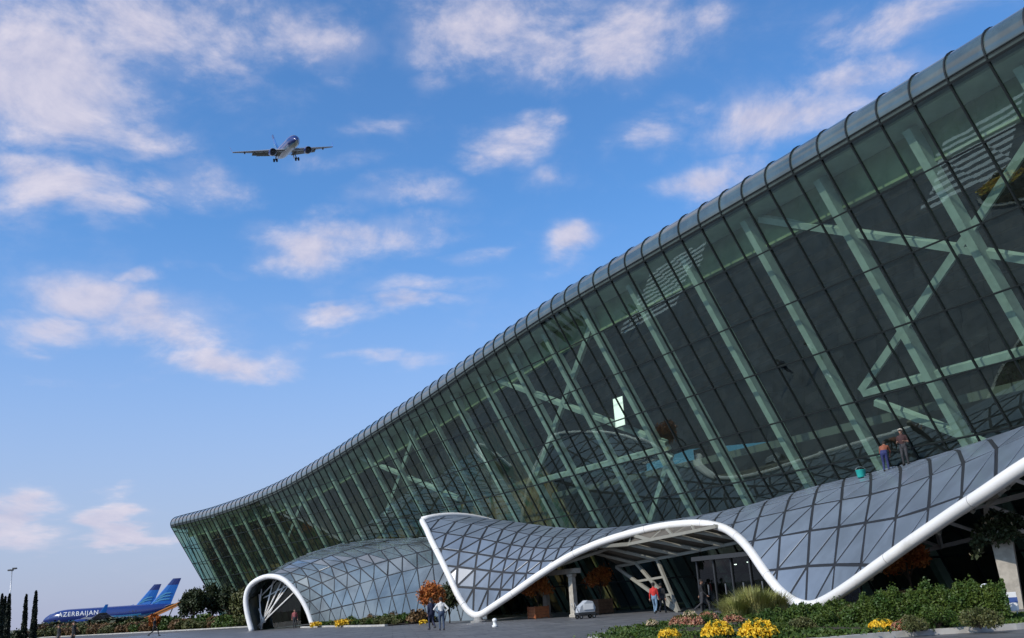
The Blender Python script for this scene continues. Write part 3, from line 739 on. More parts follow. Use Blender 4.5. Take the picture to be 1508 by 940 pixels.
def shrub_mesh(key, mat, n, rx, ry, rz, leaf, seed, lobes=10, fill=.45):
    if key not in PLANT:
        P = crown_pts(n, rx, ry, rz, lobes, seed, fill, base=rz*.55); P = P[P[:, 2] > .01]; PLANT[key] = quads_fast('foliage', leaf_quads(P, leaf), mat, 'mesh')
    return PLANT[key]
def stems_mesh(key, h, n, spread, r0, seed, mat='bark'):
    if key not in PLANT:
        g = np.random.default_rng(seed); parts = []
        for i in range(n):
            a = g.uniform(0, 2*math.pi); e = np.array([math.cos(a)*spread*g.uniform(.3, 1), math.sin(a)*spread*g.uniform(.3, 1), h*g.uniform(.7, 1)])
            parts.append(tube_vf([np.array([0, 0, -.02]), e*np.array([.35, .35, .45]), e], [r0, r0*.7, r0*.25], 6))
        V, F = join_vf(parts); me = bpy.data.meshes.new('stem'); me.from_pydata(V, [], F); me.materials.append(MATS[mat]); PLANT[key] = me
    return PLANT[key]
def shrub(name, label, cat, loc, fol, stem, scale=(1, 1, 1), rot=None, group=None, fname='foliage', sname='stems'):
    t = thing(name, label, cat, loc, random.uniform(0, 6.28) if rot is None else rot, group); t.scale = scale
    link(bpy.data.objects.new(fname, fol), t)
    if stem is not None: link(bpy.data.objects.new(sname, stem), t)
    return t
def tree(name, label, loc, h, crown, mat, n, leaf, seed, trunk_r=.09, clear=.35, group=None, cat='tree', lobes=12):
    t = thing(name, label, cat, loc, random.uniform(0, 6.28), group); g = np.random.default_rng(seed)
    rz = h*(1-clear)/2*1.05; cz = h-rz*.95
    g2 = np.random.default_rng(seed+500); P = crown_pts(n, crown, crown, rz, lobes, seed, .25)+np.array([0, 0, cz]); P += g2.normal(0, .07*crown, P.shape); quads_fast('crown', leaf_quads(P, leaf), mat, t)
    parts = [tube_vf([np.array([0, 0, -.05]), np.array([.04*h*g.normal()*.3, .03, h*clear*.6]), np.array([g.normal()*.05, .0, cz])], [trunk_r, trunk_r*.75, trunk_r*.4], 8)]
    V, F = join_vf(parts); tr = mk('trunk', V, F, 'bark', t, smooth=True)
    for i in range(7):
        a = 2*math.pi*i/7+g.uniform(-.3, .3); e = np.array([math.cos(a)*crown*.7, math.sin(a)*crown*.7, cz+g.uniform(-.3, .6)*rz])
        tube('limb', [np.array([0, 0, h*clear*g.uniform(.75, 1.2)]), e*np.array([.4, .4, .85]), e], [trunk_r*.5, trunk_r*.35, trunk_r*.12], 'bark', t, seg=6)
    return t
def flower_bed():
    B = [(1.9,33.2),(2.7,29.2),(4.3,25.8),(6.6,24.7),(9.2,25.1),(12.5,25.15),(14.6,27.5),(14.0,33),(14.2,39),(14.0,45.5),(11,46.3),(7.2,43.2),(3.6,38.2)]
    B = crom(np.array([(*p, 0) for p in B+[B[0]]]), 5)[:-1]; n = len(B); c = B.mean(0)
    V = [(p[0], p[1], .10+.0*i) for i, p in enumerate(B)]+[(c[0]+(p[0]-c[0])*.55, c[1]+(p[1]-c[1])*.55, .22) for p in B]; F = [(i, (i+1) % n, n+(i+1) % n, n+i) for i in range(n)]+[tuple(range(n, 2*n))]
    struct(mk('flower_bed_soil', V, F, 'soil'))
    P = np.vstack([B, B[:1]])+np.array([0, 0, .06]); struct(bar('flower_bed_kerb', P, .22, .16, [(0,0,1)]*len(P), 'kerb_stone'))
    # clipped hedge: a long loose box of small leaves, lower at its left end
    def hedge(label, x0, y0, x1, y1, wid, h0, h1, mat, n, leaf, seed):
        t = thing('hedge', label, 'hedge', (x0, y0, .12)); g = np.random.default_rng(seed)
        u = g.uniform(0, 1, n); w = g.uniform(-1, 1, n); hh = h0+(h1-h0)*np.clip(u*2.4, 0, 1)+.10*np.sin(u*23+seed)+.07*np.sin(u*57)+.05*np.sin(w*7+u*31)
        z = hh*(1-g.uniform(0, 1, n)**2.6); shell = g.uniform(0, 1, n) < .6; w = np.where(shell & (z < hh*.85), np.sign(w)*g.uniform(.82, 1.06, n), w)
        d = np.array([x1-x0, y1-y0]); l = np.linalg.norm(d); d /= l; e = np.array([-d[1], d[0]]); bul = 1-.35*(z/np.maximum(hh, .1))**3+.08*np.sin(u*37+z*5)
        P = np.stack([d[0]*u*l+e[0]*w*wid/2*bul, d[1]*u*l+e[1]*w*wid/2*bul, z], 1)
        stray = g.uniform(0, 1, n) < .025; P[stray, 2] += g.uniform(.03, .16, stray.sum())
        quads_fast('foliage', leaf_quads(P, leaf), mat, t)
        parts = [tube_vf([np.array([d[0]*a*l, d[1]*a*l, -.05]), np.array([d[0]*a*l+.05, d[1]*a*l, h0*.8])], [.02, .01], 5) for a in np.linspace(.03, .97, 14)]
        V, F = join_vf(parts); struct(mk('stems', V, F, 'bark', t), 'stuff')
    hedge('dense dark green hedge at the near right corner of the flower bed', 9.3, 28.2, 12.75, 26.9, 1.5, .78, .92, 'leaf_hedge', 42000, .045, 3)
    for i, (px, py, dist, k, m_) in enumerate(((1215,915,30,.62,0),(1255,910,30.5,.75,1),(1180,918,29,.5,1),(1380,905,27.2,.7,0),(1440,902,26.6,.62,1),(1345,915,26.6,.5,1),(1150,925,28,.42,0),(1035,905,36,.5,0),(1240,890,37,.7,0),(1280,885,36,.8,1))):
        sh = shrub_mesh(f'bd{m_}', ('leaf_hedge', 'leaf_olive')[m_], 2600, .8, .8, .62, .055, 70+m_); p = at_dist(px, py, dist); shrub('bed_shrub', ('loose green', 'yellowish olive')[m_]+f' rounded shrub {("before the low hedge","right of the grass in the low hedge","beside the grasses","in the face of the tall hedge","at the right end of the tall hedge","under the tall hedge","left of the low hedge","behind the red flowers","close to the canopy foot","behind the low hedge by the tube")[i]}', 'shrub', (p.x, p.y, .12), sh, stems_mesh('ms', .6, 7, .5, .02, 3), (k, k, k))
    hedge('lower loose green hedge in front of the right foot of the canopy', 7.0, 31.2, 9.9, 28.6, 1.7, .32, .55, 'leaf_hedge', 26000, .045, 5)
    # fountain grass
    g = np.random.default_rng(11); Q = []
    for i in range(1500):
        a = g.uniform(0, 2*math.pi); r_ = g.uniform(.0, .5); ln = g.uniform(.7, 1.35); lean = g.uniform(.15, 1.0)*(.4+r_); w = .016
        p0 = np.array([math.cos(a)*r_, math.sin(a)*r_, 0]); dirn = np.array([math.cos(a), math.sin(a), 0]); side = np.array([-dirn[1], dirn[0], 0])
        pts = [p0+dirn*lean*ln*t**1.8+np.array([0, 0, ln*(t-.25*lean*t*t)]) for t in (0, .5, 1)]
        Q += [[pts[0]-side*w, pts[0]+side*w, pts[1]+side*w*.8, pts[1]-side*w*.8], [pts[1]-side*w*.8, pts[1]+side*w*.8, pts[2]+side*w*.1, pts[2]-side*w*.1]]
    gm = quads_fast('blades', np.array(Q), 'leaf_straw', 'mesh')
    for (px, py, dist, k, lab) in ((1112,905,41,1.0,'largest tuft of arching straw green ornamental grass in the flower bed'),(1082,906,40.2,.72,'smaller ornamental grass tuft just left of the largest one'),(1142,902,42.5,.8,'ornamental grass tuft beside the white canopy foot')):
        p = at_dist(px, py, dist); t = thing('ornamental_grass', lab, 'grass', (p.x, p.y, .14), group='ornamental grasses in the flower bed'); t.scale = (k*1.12, k*1.12, k)
        o = link(bpy.data.objects.new('blades', gm), t)
    # round chrysanthemums
    def mum_mesh(n, mat, seed):
        g = np.random.default_rng(seed); q = g.normal(size=(n, 3)); q[:, 2] = np.abs(q[:, 2]); q /= np.linalg.norm(q, axis=1)[:, None]; r_ = 1+.08*np.sin(q[:, 0]*9+seed)*np.cos(q[:, 1]*8); 
        return quads_fast('flower_heads', leaf_quads(q*r_[:, None]*np.array([1, 1, .72]), .13, up=.6), mat, 'mesh')
    my = mum_mesh(1100, 'petal_yellow', 1); mr = mum_mesh(700, 'petal_red', 2); mp_ = mum_mesh(520, 'petal_pale', 3)
    gd = crown_pts(900, .95, .95, .6, 8, 4, .3, base=.3); gl = quads_fast('leaves', leaf_quads(gd, .12), 'leaf_hedge', 'mesh')
    def mum(px, py, dist, k, m, lab, grp):
        p = at_dist(px, py, dist); t = thing('chrysanthemum', lab, 'flower', (p.x, p.y, max(.12, p.z-.36*k)), random.uniform(0, 6), grp); k *= 1.0; t.scale = (k, k, k*1.15)
        link(bpy.data.objects.new('flower_heads', m), t); link(bpy.data.objects.new('leaves', gl), t)
    Y = 'yellow chrysanthemum cushions'
    for a in ((1056,926,27.0,.40,my,'round bright yellow chrysanthemum left of its larger twin'),(1116,927,26.6,.48,my,'largest bright yellow chrysanthemum cushion in the flower bed'),(985,934,28.5,.32,my,'half hidden yellow chrysanthemum at the left tip of the bed'),
              (1172,905,38.5,.34,my,'small yellow chrysanthemum beside the ornamental grass'),(1201,900,41.5,.36,my,'small yellow chrysanthemum under the right canopy foot'),(1300,930,27.6,.34,my,'yellow chrysanthemum in front of the dark green hedge')): mum(*a, Y)
    for a in ((1020,916,35.5,.42,mr,'rust red chrysanthemum behind the left yellow cushion'),(1042,910,37,.4,mr,'rust red chrysanthemum farther back in the bed'),(1000,915,37,.36,mr,'small rust red chrysanthemum near the paving'),(1080,915,36,.42,mr,'brownish red chrysanthemum between the yellow cushions'),
              (1330,924,27.3,.3,mr,'russet flowers at the foot of the dark green hedge')): mum(*a, 'red chrysanthemums in the bed')
    for a in ((1016,906,39,.3,mp_,'pale cream chrysanthemum behind the red ones'),(1145,905,38,.3,mp_,'pale chrysanthemum left of a small yellow one'),(1262,905,34,.3,mp_,'pale flowers behind the low hedge'),(1340,880,35,.3,mp_,'pale flowers behind the tall hedge'),(960,917,37.4,.22,mp_,'tiny pale flowers at the left tip of the bed')): mum(*a, 'pale chrysanthemums in the bed')
    # low green filling of the bed
    g = np.random.default_rng(5); n = 52000; u = g.uniform(0, 1, n); k = g.integers(0, len(B), n); f = np.sqrt(g.uniform(0, 1, n))
    P = c+(B[k]-c)*(f*.97)[:, None]+g.normal(0, .25, (n, 3))*np.array([1, 1, 0]); P[:, 2] = .12+np.abs(.09+.08*np.sin(P[:, 0]*1.7)*np.cos(P[:, 1]*1.3)+.05*np.sin(P[:, 0]*5+P[:, 1]*3))*g.uniform(.2, 1, n)
    o = quads_fast('ground_cover', leaf_quads(P, .06, up=.6), 'leaf_hedge'); tag(o, 'low green ground cover between the flowers of the near bed', 'ground cover', kind='stuff')
flower_bed()

def middle_bed():
    """long planted strip in front of the arched side entrance"""
    S = np.linspace(43, 63, 24)
    A = [FP(s, 10.0+.4*math.sin(s*.3), .0) for s in S]; B = [FP(s, 5.2, .0) for s in S[::-1]]; P = [np.array([p[0], p[1], .08]) for p in A+B]
    struct(mk('planting_strip_soil', P, [tuple(range(len(P)))], 'soil'))
    k = [np.array([p[0], p[1], .06]) for p in A]; struct(bar('planting_strip_kerb', k, .3, .16, [(0,0,1)]*len(k), 'kerb_stone'))
    green = shrub_mesh('mg', 'leaf_olive', 700, .9, .9, .62, .13, 21); brown = shrub_mesh('mb', 'leaf_brown', 700, .9, .9, .7, .13, 22); dark = shrub_mesh('md', 'leaf_hedge', 700, .9, .9, .62, .13, 23)
    st = stems_mesh('ms', .6, 7, .5, .02, 3); yel = shrub_mesh('my', 'petal_yellow', 520, .7, .7, .42, .13, 24)
    g = np.random.default_rng(9); i = 0
    for row, d in enumerate((6.2, 7.5, 8.8)):
        for s in np.arange(44, 62, 1.2):
            i += 1; f = brown if (row < 2 and g.uniform() < .45) else (green if g.uniform() < .55 else dark)
            kind = {id(brown): 'russet brown', id(green): 'olive green', id(dark): 'dark green'}[id(f)]
            p = FP(s+g.uniform(-.4, .4), d+g.uniform(-.3, .3), .08); k = g.uniform(.65, 1.05)*(1.0 if row < 2 else .75)
            shrub('low_shrub', f'{kind} low shrub in the {("rear", "middle", "front")[row]} row of the strip before the arched entrance', 'shrub', p, f, st, (k, k, k), group=f'{kind} shrubs, {("rear", "middle", "front")[row]} row before the arched entrance')
    for (px, py, dist, k, lab) in ((466,921,92,.8,'yellow flower clump at the right foot of the white arch'),(505,917,86,1.0,'larger yellow flower clump in front of the glass vault'),(519,914,87.5,.75,'yellow flower clump behind the larger one'),(624,917,72,.55,'yellow flower clump beside the two standing people')):
        p = at_dist(px, py, dist); shrub('yellow_flower_clump', lab, 'flower', (p.x, p.y, .08), yel, None, (k, k, k), group='yellow flowers in the planted strip')
middle_bed()

def left_planting():
    A = [on_ground(20,942), on_ground(200,932.6), on_ground(352,924.5)]
    ol = [shrub_mesh(f'lo{i}', ('leaf_olive','leaf_hedge','leaf_brown','leaf_olive')[i], 900, 1.5, 1.5, 1.15, .20, 40+i) for i in range(4)]; st = stems_mesh('ls', 1.0, 8, .7, .03, 5); col = ('olive', 'green', 'brownish', 'grey olive')
    g = np.random.default_rng(31)
    V = [(A[0].x-45, A[0].y+22, .02), (A[0].x, A[0].y, .02), (A[1].x, A[1].y, .02), (A[2].x, A[2].y, .02), (A[2].x+6, A[2].y+22, .02), (A[1].x-4, A[1].y+42, .02), (A[0].x-20, A[0].y+45, .02)]
    struct(mk('planted_verge', V, [tuple(range(len(V)))], 'grass'))
    for row in range(4):
        for f in np.arange(0, 1.001, .036 if row < 2 else .045):
            f2 = min(1, max(0, f+g.uniform(-.015, .015))); p = A[0].lerp(A[1], f2*1.9) if f2 < .526 else A[1].lerp(A[2], (f2-.526)/.474)
            off = 1.8+row*3.4+g.uniform(-.8, .8); q = Vector((p.x+off*.45, p.y+off*.9, .02)); j = int(g.integers(0, 4)); k = g.uniform(.95, 1.45)*(.75 if row == 0 else 1)
            shrub('verge_shrub', f'{col[j]} rounded shrub, row {("one","two","three","four")[row]} behind the kerb left of the terminal', 'shrub', q, ol[j], st, (k, k, k*g.uniform(.8, 1.05)), group=f'{col[j]} verge shrubs, row {("one","two","three","four")[row]}')
    # trees by the corner of the terminal
    for (px, py, dist, h, cr, mat, lab, sd_) in ((283,918,150,6.3,2.0,'leaf_dark','dark round tree standing free left of the terminal corner',1),(312,917,152,6.6,2.3,'leaf_dark','dark bushy tree touching the terminal corner',2),(338,917,146,5.6,2.0,'leaf_dark','dark tree in front of the foot of the terminal corner',6),
            (226,919,150,2.5,.85,'leaf_rust','low orange leaved tree behind the shrubs left of the dark trees',3),(402,913,128,6.2,2.2,'leaf_olive','pale olive tree behind the white arch',4),(362,915,140,5.4,2.0,'leaf_olive','olive tree between the dark trees and the white arch',5)):
        p = at_dist(px, py, dist); tree('garden_tree', lab, (p.x, p.y, 0), h, cr, mat, 4200, .24, 60+sd_, .13, .10, 'trees by the terminal corner')
    # trees along the road left of the picture, mirrored by the far glass
    for i, (x, y, h, mat) in enumerate(((-108,160,8,'leaf_brown'),(-112,148,7.5,'leaf_olive'),(-122,158,8.5,'leaf_dark'),(-100,132,8,'leaf_rust'),(-98,124,7,'leaf_olive'),(-110,118,8,'leaf_brown'),(-88,112,6.5,'leaf_dark'),(-96,106,8,'leaf_brown'),(-84,98,7,'leaf_olive'),(-124,140,8,'leaf_dark'))):
        tree('roadside_tree', f'{("brown","olive","dark green","rusty","small olive","tall brown","small dark","bare brown","pale olive","far dark")[i]} roadside tree beyond the left edge of the plaza', (x, y, 0), h, 2.6, mat, 2000, .3, 90+i, .15, .25, 'roadside trees')
    # slim cypresses
    g = np.random.default_rng(3); n = 2600; z = g.uniform(0, 1, n); a = g.uniform(0, 2*math.pi, n); rr = .30*np.clip(1-z, 0, 1)**.62*np.clip(z*7+.35, 0, 1)*np.sqrt(g.uniform(.2, 1, n))
    cm = quads_fast('crown', leaf_quads(np.stack([np.cos(a)*rr, np.sin(a)*rr, .25+z*4.75], 1), .15, up=1.4), 'leaf_cypress', 'mesh')
    tm = stems_mesh('ct', 3.2, 1, .02, .06, 8)
    for (px, dist, k, lab) in ((-1,98,1.0,'slim dark cypress cut by the left edge of the picture'),(4,101,.97,'slim cypress second from the left edge'),(10,99,1.0,'slim cypress third from the left edge, before the lamp mast'),(35,100,.98,'slim cypress fourth from the left, standing apart'),(49,99,1.03,'slim cypress nearest to the parked airplanes')):
        p = at_dist(px, 930, dist); shrub('cypress', lab, 'tree', (p.x, p.y, 0), cm, tm, (k, k, k*.93), group='slim cypresses at the left', fname='crown', sname='trunk')
    fs = shrub_mesh('fs', 'leaf_dark', 500, 1.3, 1.3, 1.1, .25, 77); p = at_dist(23, 930, 104); shrub('dark_bush', 'round dark bush between the slim cypresses', 'shrub', (p.x, p.y, 0), fs, st, (.8, .8, 1.0))
    # far row of low dark bushes in front of the parked airplanes
    for i, px in enumerate(range(62, 232, 8)):
        p = at_dist(px, 930, 205+g.uniform(-6, 6)); k = g.uniform(1.2, 1.7); shrub('far_bush', 'small dark bush in the far row under the parked airplanes', 'shrub', (p.x, p.y, 0), fs, None, (k*1.6, k*1.6, k*1.0), group='far row of bushes before the apron')
left_planting()

def potted(px, py, dist, w, h, top, mat, wood, label, seed, tall=1.3, crown=.75):
    p = at_dist(px, py, dist); t = thing('planter', label[0], 'planter', (p.x, p.y, .006), R(28)); 
    for i in range(4):                                    # boarded box
        a = R(90*i); c, s_ = math.cos(a), math.sin(a)
        for j in range(4):
            V, F = box_vf(-w/2, w/2, w/2-.03, w/2, .06+j*(h-.06)/4, .06+(j+1)*(h-.06)/4-.015); mk('board', [(x*c-y*s_, x*s_+y*c, z) for x, y, z in V], F, wood, t)
        V, F = box_vf(w/2-.05, w/2+.03, w/2-.05, w/2+.03, 0, h+.02); mk('corner_post', [(x*c-y*s_, x*s_+y*c, z) for x, y, z in V], F, wood, t)
    box('soil', -w/2+.04, w/2-.04, -w/2+.04, w/2-.04, .3, h-.08, 'soil', t)
    tree('potted_tree', label[1], (p.x, p.y, h-.1), tall, crown, mat, 2600, .10, seed, .05, .2, None)
potted(793, 905, 68.5, 1.05, .8, 0, 'leaf_rust', 'wood_orange', ('orange wooden planter box by the left entrance post','rust red leaved tree growing in the orange planter box'), 5, 2.3, 1.1)
potted(886, 899, 69.5, 1.15, 1.0, 0, 'leaf_rust', 'wood_brown', ('dark brown wooden planter box behind the luggage cart','dark rusty tree growing in the brown planter box'), 6, 2.4, 1.2)
potted(1345, 888, 44, 1.0, .8, 0, 'leaf_rust', 'wood_brown', ('brown planter box in the shade under the right canopy wing','rusty tree in the shade under the right canopy wing'), 7, 2.2, 1.0)
p = at_dist(637, 914, 70); tree('maple_tree', 'small orange leaved tree behind the two standing people', (p.x, p.y, .0), 3.1, .95, 'leaf_rust', 3200, .12, 8, .06, .3)
p = at_dist(662, 914, 73); tree('evergreen_tree', 'dark green shrub right of the small orange tree', (p.x, p.y, .0), 2.9, 1.0, 'leaf_dark', 3200, .12, 9, .06, .15)

# ------------------------------------------------------------------ entrance under the canopy
def lattice_and_entrance():
    # inner lattice curving from the arch down to the ground (part of the canopy)
    T = next(o for o in scn.objects if o.name == 'entrance_canopy')
    SS = [26.5, 24.2, 21.9, 19.6, 17.3, 15.2, 13.2]
    A = [CS(s, min(.97, vt(s)+.03))-np.array([0, 0, .22]) for s in SS]
    M = [FP(s, 1.9-.0*i, 4.15+.08*i) for i, s in enumerate(SS)]
    B = [FP(s-.4, .1, 3.05+.12*i) for i, s in enumerate(SS)]
    nn = [(0, 0, 1)]
    def b(name, p, q, w=.16, h=.2): bar(name, [p, q], w, h, [(.3, -.5, .8)]*2, 'white_tube' if name == 'wing_strut' else 'beam_paint', T)  # wing struts take a lighter paint to imitate bounced light in the shade
    for row, nm in ((M, 'lattice_purlin'), (B, 'lattice_purlin')): bar(nm, row, .16, .18, [(.3, -.5, .8)]*len(row), 'beam_paint', T)
    for i in range(len(SS)-1):
        b('lattice_diagonal', A[i], M[i+1]); b('lattice_diagonal', M[i], B[i+1]); b('lattice_rib', A[i+1], M[i+1], .09, .12)
    V = A+M+B; n = len(SS); F = [(i, i+1, n+i+1, n+i) for i in range(n-1)]+[(n+i, n+i+1, 2*n+i+1, 2*n+i) for i in range(n-1)]
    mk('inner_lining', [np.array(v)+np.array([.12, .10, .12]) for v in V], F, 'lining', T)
    G = FP(18.8, .9, .02)
    for i in (0, 1, 2): b('lattice_leg', B[i], B[i]+(G-B[i])*(1. if i != 0 else .98), .17, .2)
    for f in (.35, .68): bar('lattice_tie', [B[i]+(G-B[i])*f for i in (0, 1, 2)], .12, .14, [(.3, -.5, .8)]*3, 'beam_paint', T)
    top = [CS(s_, vt(s_)+.04)-np.array([0, 0, .45]) for s_ in (-5, -7.5, -10, -12.5, -15)]; mid = [FP(s_+3.2, 4.2, 3.3+.25*i) for i, s_ in enumerate((-4, -6.5, -9, -11.5, -14))]; low = [FP(s_+6, -.5, 2.2+.3*i) for i, s_ in enumerate((-3, -5.5, -8, -10.5, -13))]
    for i in range(5):
        b('wing_strut', top[i], mid[i], .15, .17); b('wing_strut', mid[i], low[i], .15, .17)
        if i < 4: b('wing_strut', top[i], mid[i+1], .11, .13); b('wing_strut', mid[i], low[i+1], .11, .13)
    for row in (mid, low): bar('wing_tie', row, .15, .17, [(.3, -.5, .8)]*5, 'white_tube', T)  # ties share the lighter paint that imitates bounced light
    # glazed entrance: dark portal with door leaves, white lintel and downlights
    E = thing('entrance_portal', 'dark glazed entrance with revolving door drum under the canopy arch', 'entrance'); 
    def loc(s, d, z): return FP(s, d, z)
    def slab(name, s0, s1, d0, d1, z0, z1, mat, par): 
        V = [loc(s0, d0, z0), loc(s1, d0, z0), loc(s1, d1, z0), loc(s0, d1, z0), loc(s0, d0, z1), loc(s1, d0, z1), loc(s1, d1, z1), loc(s0, d1, z1)]
        return mk(name, V, box_vf(0,1,0,1,0,1)[1], mat, par)
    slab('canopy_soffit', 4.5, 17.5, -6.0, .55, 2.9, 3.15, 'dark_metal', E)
    slab('lintel', 4.5, 12.2, .56, .80, 2.98, 3.36, 'white_paint', E)
    for i, s in enumerate(np.arange(5, 17.6, 1.55)): slab('post', s, s+.10, .1, .25, .01, 2.9, 'dark_metal', E)
    for i, s in enumerate(np.arange(5, 16.0, 1.55)):
        g = mk('door_leaf', [loc(s+.1, .17, .03), loc(s+1.55, .17, .03), loc(s+1.55, .17, 2.9), loc(s+.1, .17, 2.9)], [(0,1,2,3)], 'door_glass', E)
        slab('handle', s+.72, s+.76, .18, .25, .9, 1.5, 'grey_metal', g)
    for s, d, z in ((14.9, -.6, 2.55), (13.8, -.6, 2.62), (9.6, .0, 2.75), (7.2, -.6, 2.6)):
        p = loc(s, d, z); V, F = lathe_vf([(.10, 0), (.11, .05), (.08, .22), (.02, .30)], 12, p); lp = mk('downlight', V, F, 'dark_metal', E)
        V, F = lathe_vf([(.02, -.045), (.065, -.03), (.085, -.005), (.085, 0)], 12, p); mk('lamp_glass', V, F, 'lamp_glow', lp)
    # free standing stone gate in front of the left entrance
    G = thing('stone_gate', 'pale stone gate of two square posts and a lintel under the canopy arch', 'gate')
    a, c = at_dist(806, 903, 70), at_dist(846, 903, 66)
    for p, h in ((a, 2.1), (c, 2.75)):
        V, F = lathe_vf([(.36, 0), (.36, .15), (.27, .22), (.24, h-.2), (.33, h-.12), (.33, h)], 4, (p.x, p.y, .005)); mk('post', V, F, 'stone', G)
    bar('lintel', [Vector((a.x-.7, a.y+.8, 2.95)), Vector((c.x+.4, c.y-.4, 2.95))], .5, .32, [(0, 0, 1)]*2, 'stone', G)
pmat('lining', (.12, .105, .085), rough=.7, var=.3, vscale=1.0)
lattice_and_entrance()

def street_things():
    # luggage cart with a grey hood
    p = at_dist(862, 905, 60.5); t = thing('luggage_cart', 'pale grey hooded cart on small wheels beside the stone gate', 'cart', (p.x, p.y, .005), R(20)); t.scale = (1.05, 1.05, 1.0)
    V, F = box_vf(-.55, .55, -.32, .32, .24, .36); mk('deck', V, F, 'dark_metal', t)
    prof = [(-.52,.36),(.50,.36),(.56,.62),(.42,.98),(.05,1.06),(-.40,.72)]; V = [(x, -.30, z) for x, z in prof]+[(x, .30, z) for x, z in prof]; n = 6
    o = mk('hood', V, [tuple(range(n)), tuple(range(n, 2*n))[::-1]]+[(i, n+i, n+(i+1) % n, (i+1) % n) for i in range(n)], 'cart_grey', t); bevel(o, .03)
    for s_ in (-.34, .31): box('window_panel', -.20, .40, s_, s_+.03, .52, .86, 'white_paint', t)
    for x in (-.4, .4):
        for y in (-.3, .3):
            V, F = tube_vf([(x, y-.04, .12), (x, y+.04, .12)], .12, 14); w = mk('wheel', V, F, 'rubber', t); V, F = tube_vf([(x, y-.045, .12), (x, y+.045, .12)], .05, 10); mk('hub', V, F, 'grey_metal', w)
    tube('push_handle', [(-.5, -.25, .36), (-.72, -.25, .95), (-.72, .25, .95), (-.5, .25, .36)], .02, 'grey_metal', t, 8)
    # small white marker on the paving
    p = on_ground(729, 924); b = lathe('path_light', [(.16, 0), (.16, .10), (.10, .14), (.10, .30), (.14, .34), (.12, .44), (.03, .48)], 'white_paint', None, 16, (p.x, p.y, .005)); tag(b, 'small white marker light standing alone on the dark paving', 'light')
    # stone pedestal with trailing plant at the right edge
    p = at_dist(1494, 885, 39.5); t = thing('stone_pedestal', 'tall tapered stone pedestal at the right edge under the canopy wing', 'pedestal', (p.x, p.y, .004), R(15))
    V, F = lathe_vf([(.50, 0), (.50, 2.35), (.74, 2.55)], 4); V = [(x, y, z) for x, y, z in V]; mk('shaft', [(x*(.72+.28*z/2.5), y*(.72+.28*z/2.5), z) for x, y, z in V], F, 'stone', t); box('cap', -.62, .62, -.62, .62, 2.56, 2.70, 'stone', t, .02)
    f = thing('trailing_plant', 'dark green trailing plant with pale flowers on the stone pedestal', 'plant', (p.x, p.y-.1, 2.70))
    P = crown_pts(2600, 1.15, 1.0, .8, 12, 5, .3, base=.1); P[:, 2] -= np.clip(np.hypot(P[:, 0], P[:, 1])-.5, 0, 2)**1.5*1.3; quads_fast('foliage', leaf_quads(P, .10), 'leaf_dark', f)
    quads_fast('flower_heads', leaf_quads(P[rng.integers(0, len(P), 70)]*1.05, .09), 'petal_pale', f)
    # white ring on a post behind the hedge
    p = at_dist(1452, 872, 33); t = thing('ring_stand', 'white ring on a short post standing behind the tall hedge', 'stand', (p.x, p.y, .1), R(20))
    a = np.linspace(0, 2*math.pi, 33); zc = p.z-.1; tube('ring', [(math.cos(u)*.22, 0, zc+math.sin(u)*.22) for u in a], .03, 'white_paint', t, 8); tube('post', [(0, 0, -.1), (0, 0, zc-.22)], .03, 'grey_metal', t, 8)
    p = at_dist(1493, 905, 31); t = thing('notice_stand', 'small blue and white notice stand at the right edge by the hedge', 'sign', (p.x, p.y, .005), R(-10))
    box('board', -.16, .16, -.03, .03, .30, .80, 'white_paint', t, .01); box('blue_band', -.165, .165, -.034, .034, .52, .66, 'sign_blue', t); tube('leg', [(-.1, 0, 0), (-.1, 0, .3)], .015, 'grey_metal', t, 6); tube('leg', [(.1, 0, 0), (.1, 0, .3)], .015, 'grey_metal', t, 6)
    # lamp mast far left
    p = at_dist(11, 925, 260); t = thing('lamp_mast', 'tall thin lamp mast with a flat head above the left cypresses', 'lamp', (p.x, p.y, 0))
    tube('pole', [(0, 0, 0), (0, 0, 15.2)], [.16, .09], 'grey_metal', t, 8); box('lamp_head', -.95, .25, -.3, .3, 14.9, 15.25, 'dark_metal', t, .05); box('lamp_head', .15, 1.05, -.3, .3, 15.25, 15.6, 'dark_metal', t, .05); box('cross_arm', -.8, .9, -.06, .06, 15.2, 15.32, 'grey_metal', t)
    # orange belt loader on the apron
    p = at_dist(236, 914, 235); t = thing('belt_loader', 'orange inclined conveyor vehicle on the apron under the airplane tails', 'vehicle', (p.x, p.y, 0), R(10))
    bar('conveyor', [(-3.4, 0, 1.7), (4.6, 0, 4.9)], .8, .5, [(0, 0, 1)]*2, 'loader_orange', t); bar('side_rail', [(-3.4, -.5, 2.1), (4.6, -.5, 5.3)], .08, .25, [(0, 0, 1)]*2, 'loader_orange', t); bar('side_rail', [(-3.4, .5, 2.1), (4.6, .5, 5.3)], .08, .25, [(0, 0, 1)]*2, 'loader_orange', t)
    o = box('chassis', -3.0, 2.0, -.9, .9, .5, 1.3, 'loader_orange', t, .05); box('cab', -2.6, -1.4, -.9, -.1, 1.3, 2.4, 'loader_orange', t, .08); bar('lift_strut', [(1.4, 0, 1.2), (2.6, 0, 4.0)], .2, .2, [(1, 0, 0)]*2, 'dark_metal', t)
    for x in (-2.2, 1.3):
        for y in (-.85, .85):
            V, F = tube_vf([(x, y-.14, .42), (x, y+.14, .42)], .42, 14); mk('wheel', V, F, 'rubber', t)
    # bucket on the canopy
    q = CS(4.6, .90); b = thing('bucket', 'turquoise plastic bucket left on top of the canopy', 'bucket', q+np.array([0, 0, -.02])); lathe('pail', [(.17, 0), (.20, .05), (.25, .38), (.27, .40), (.23, .40), (.18, .06)], 'turquoise_plastic', b, 18)
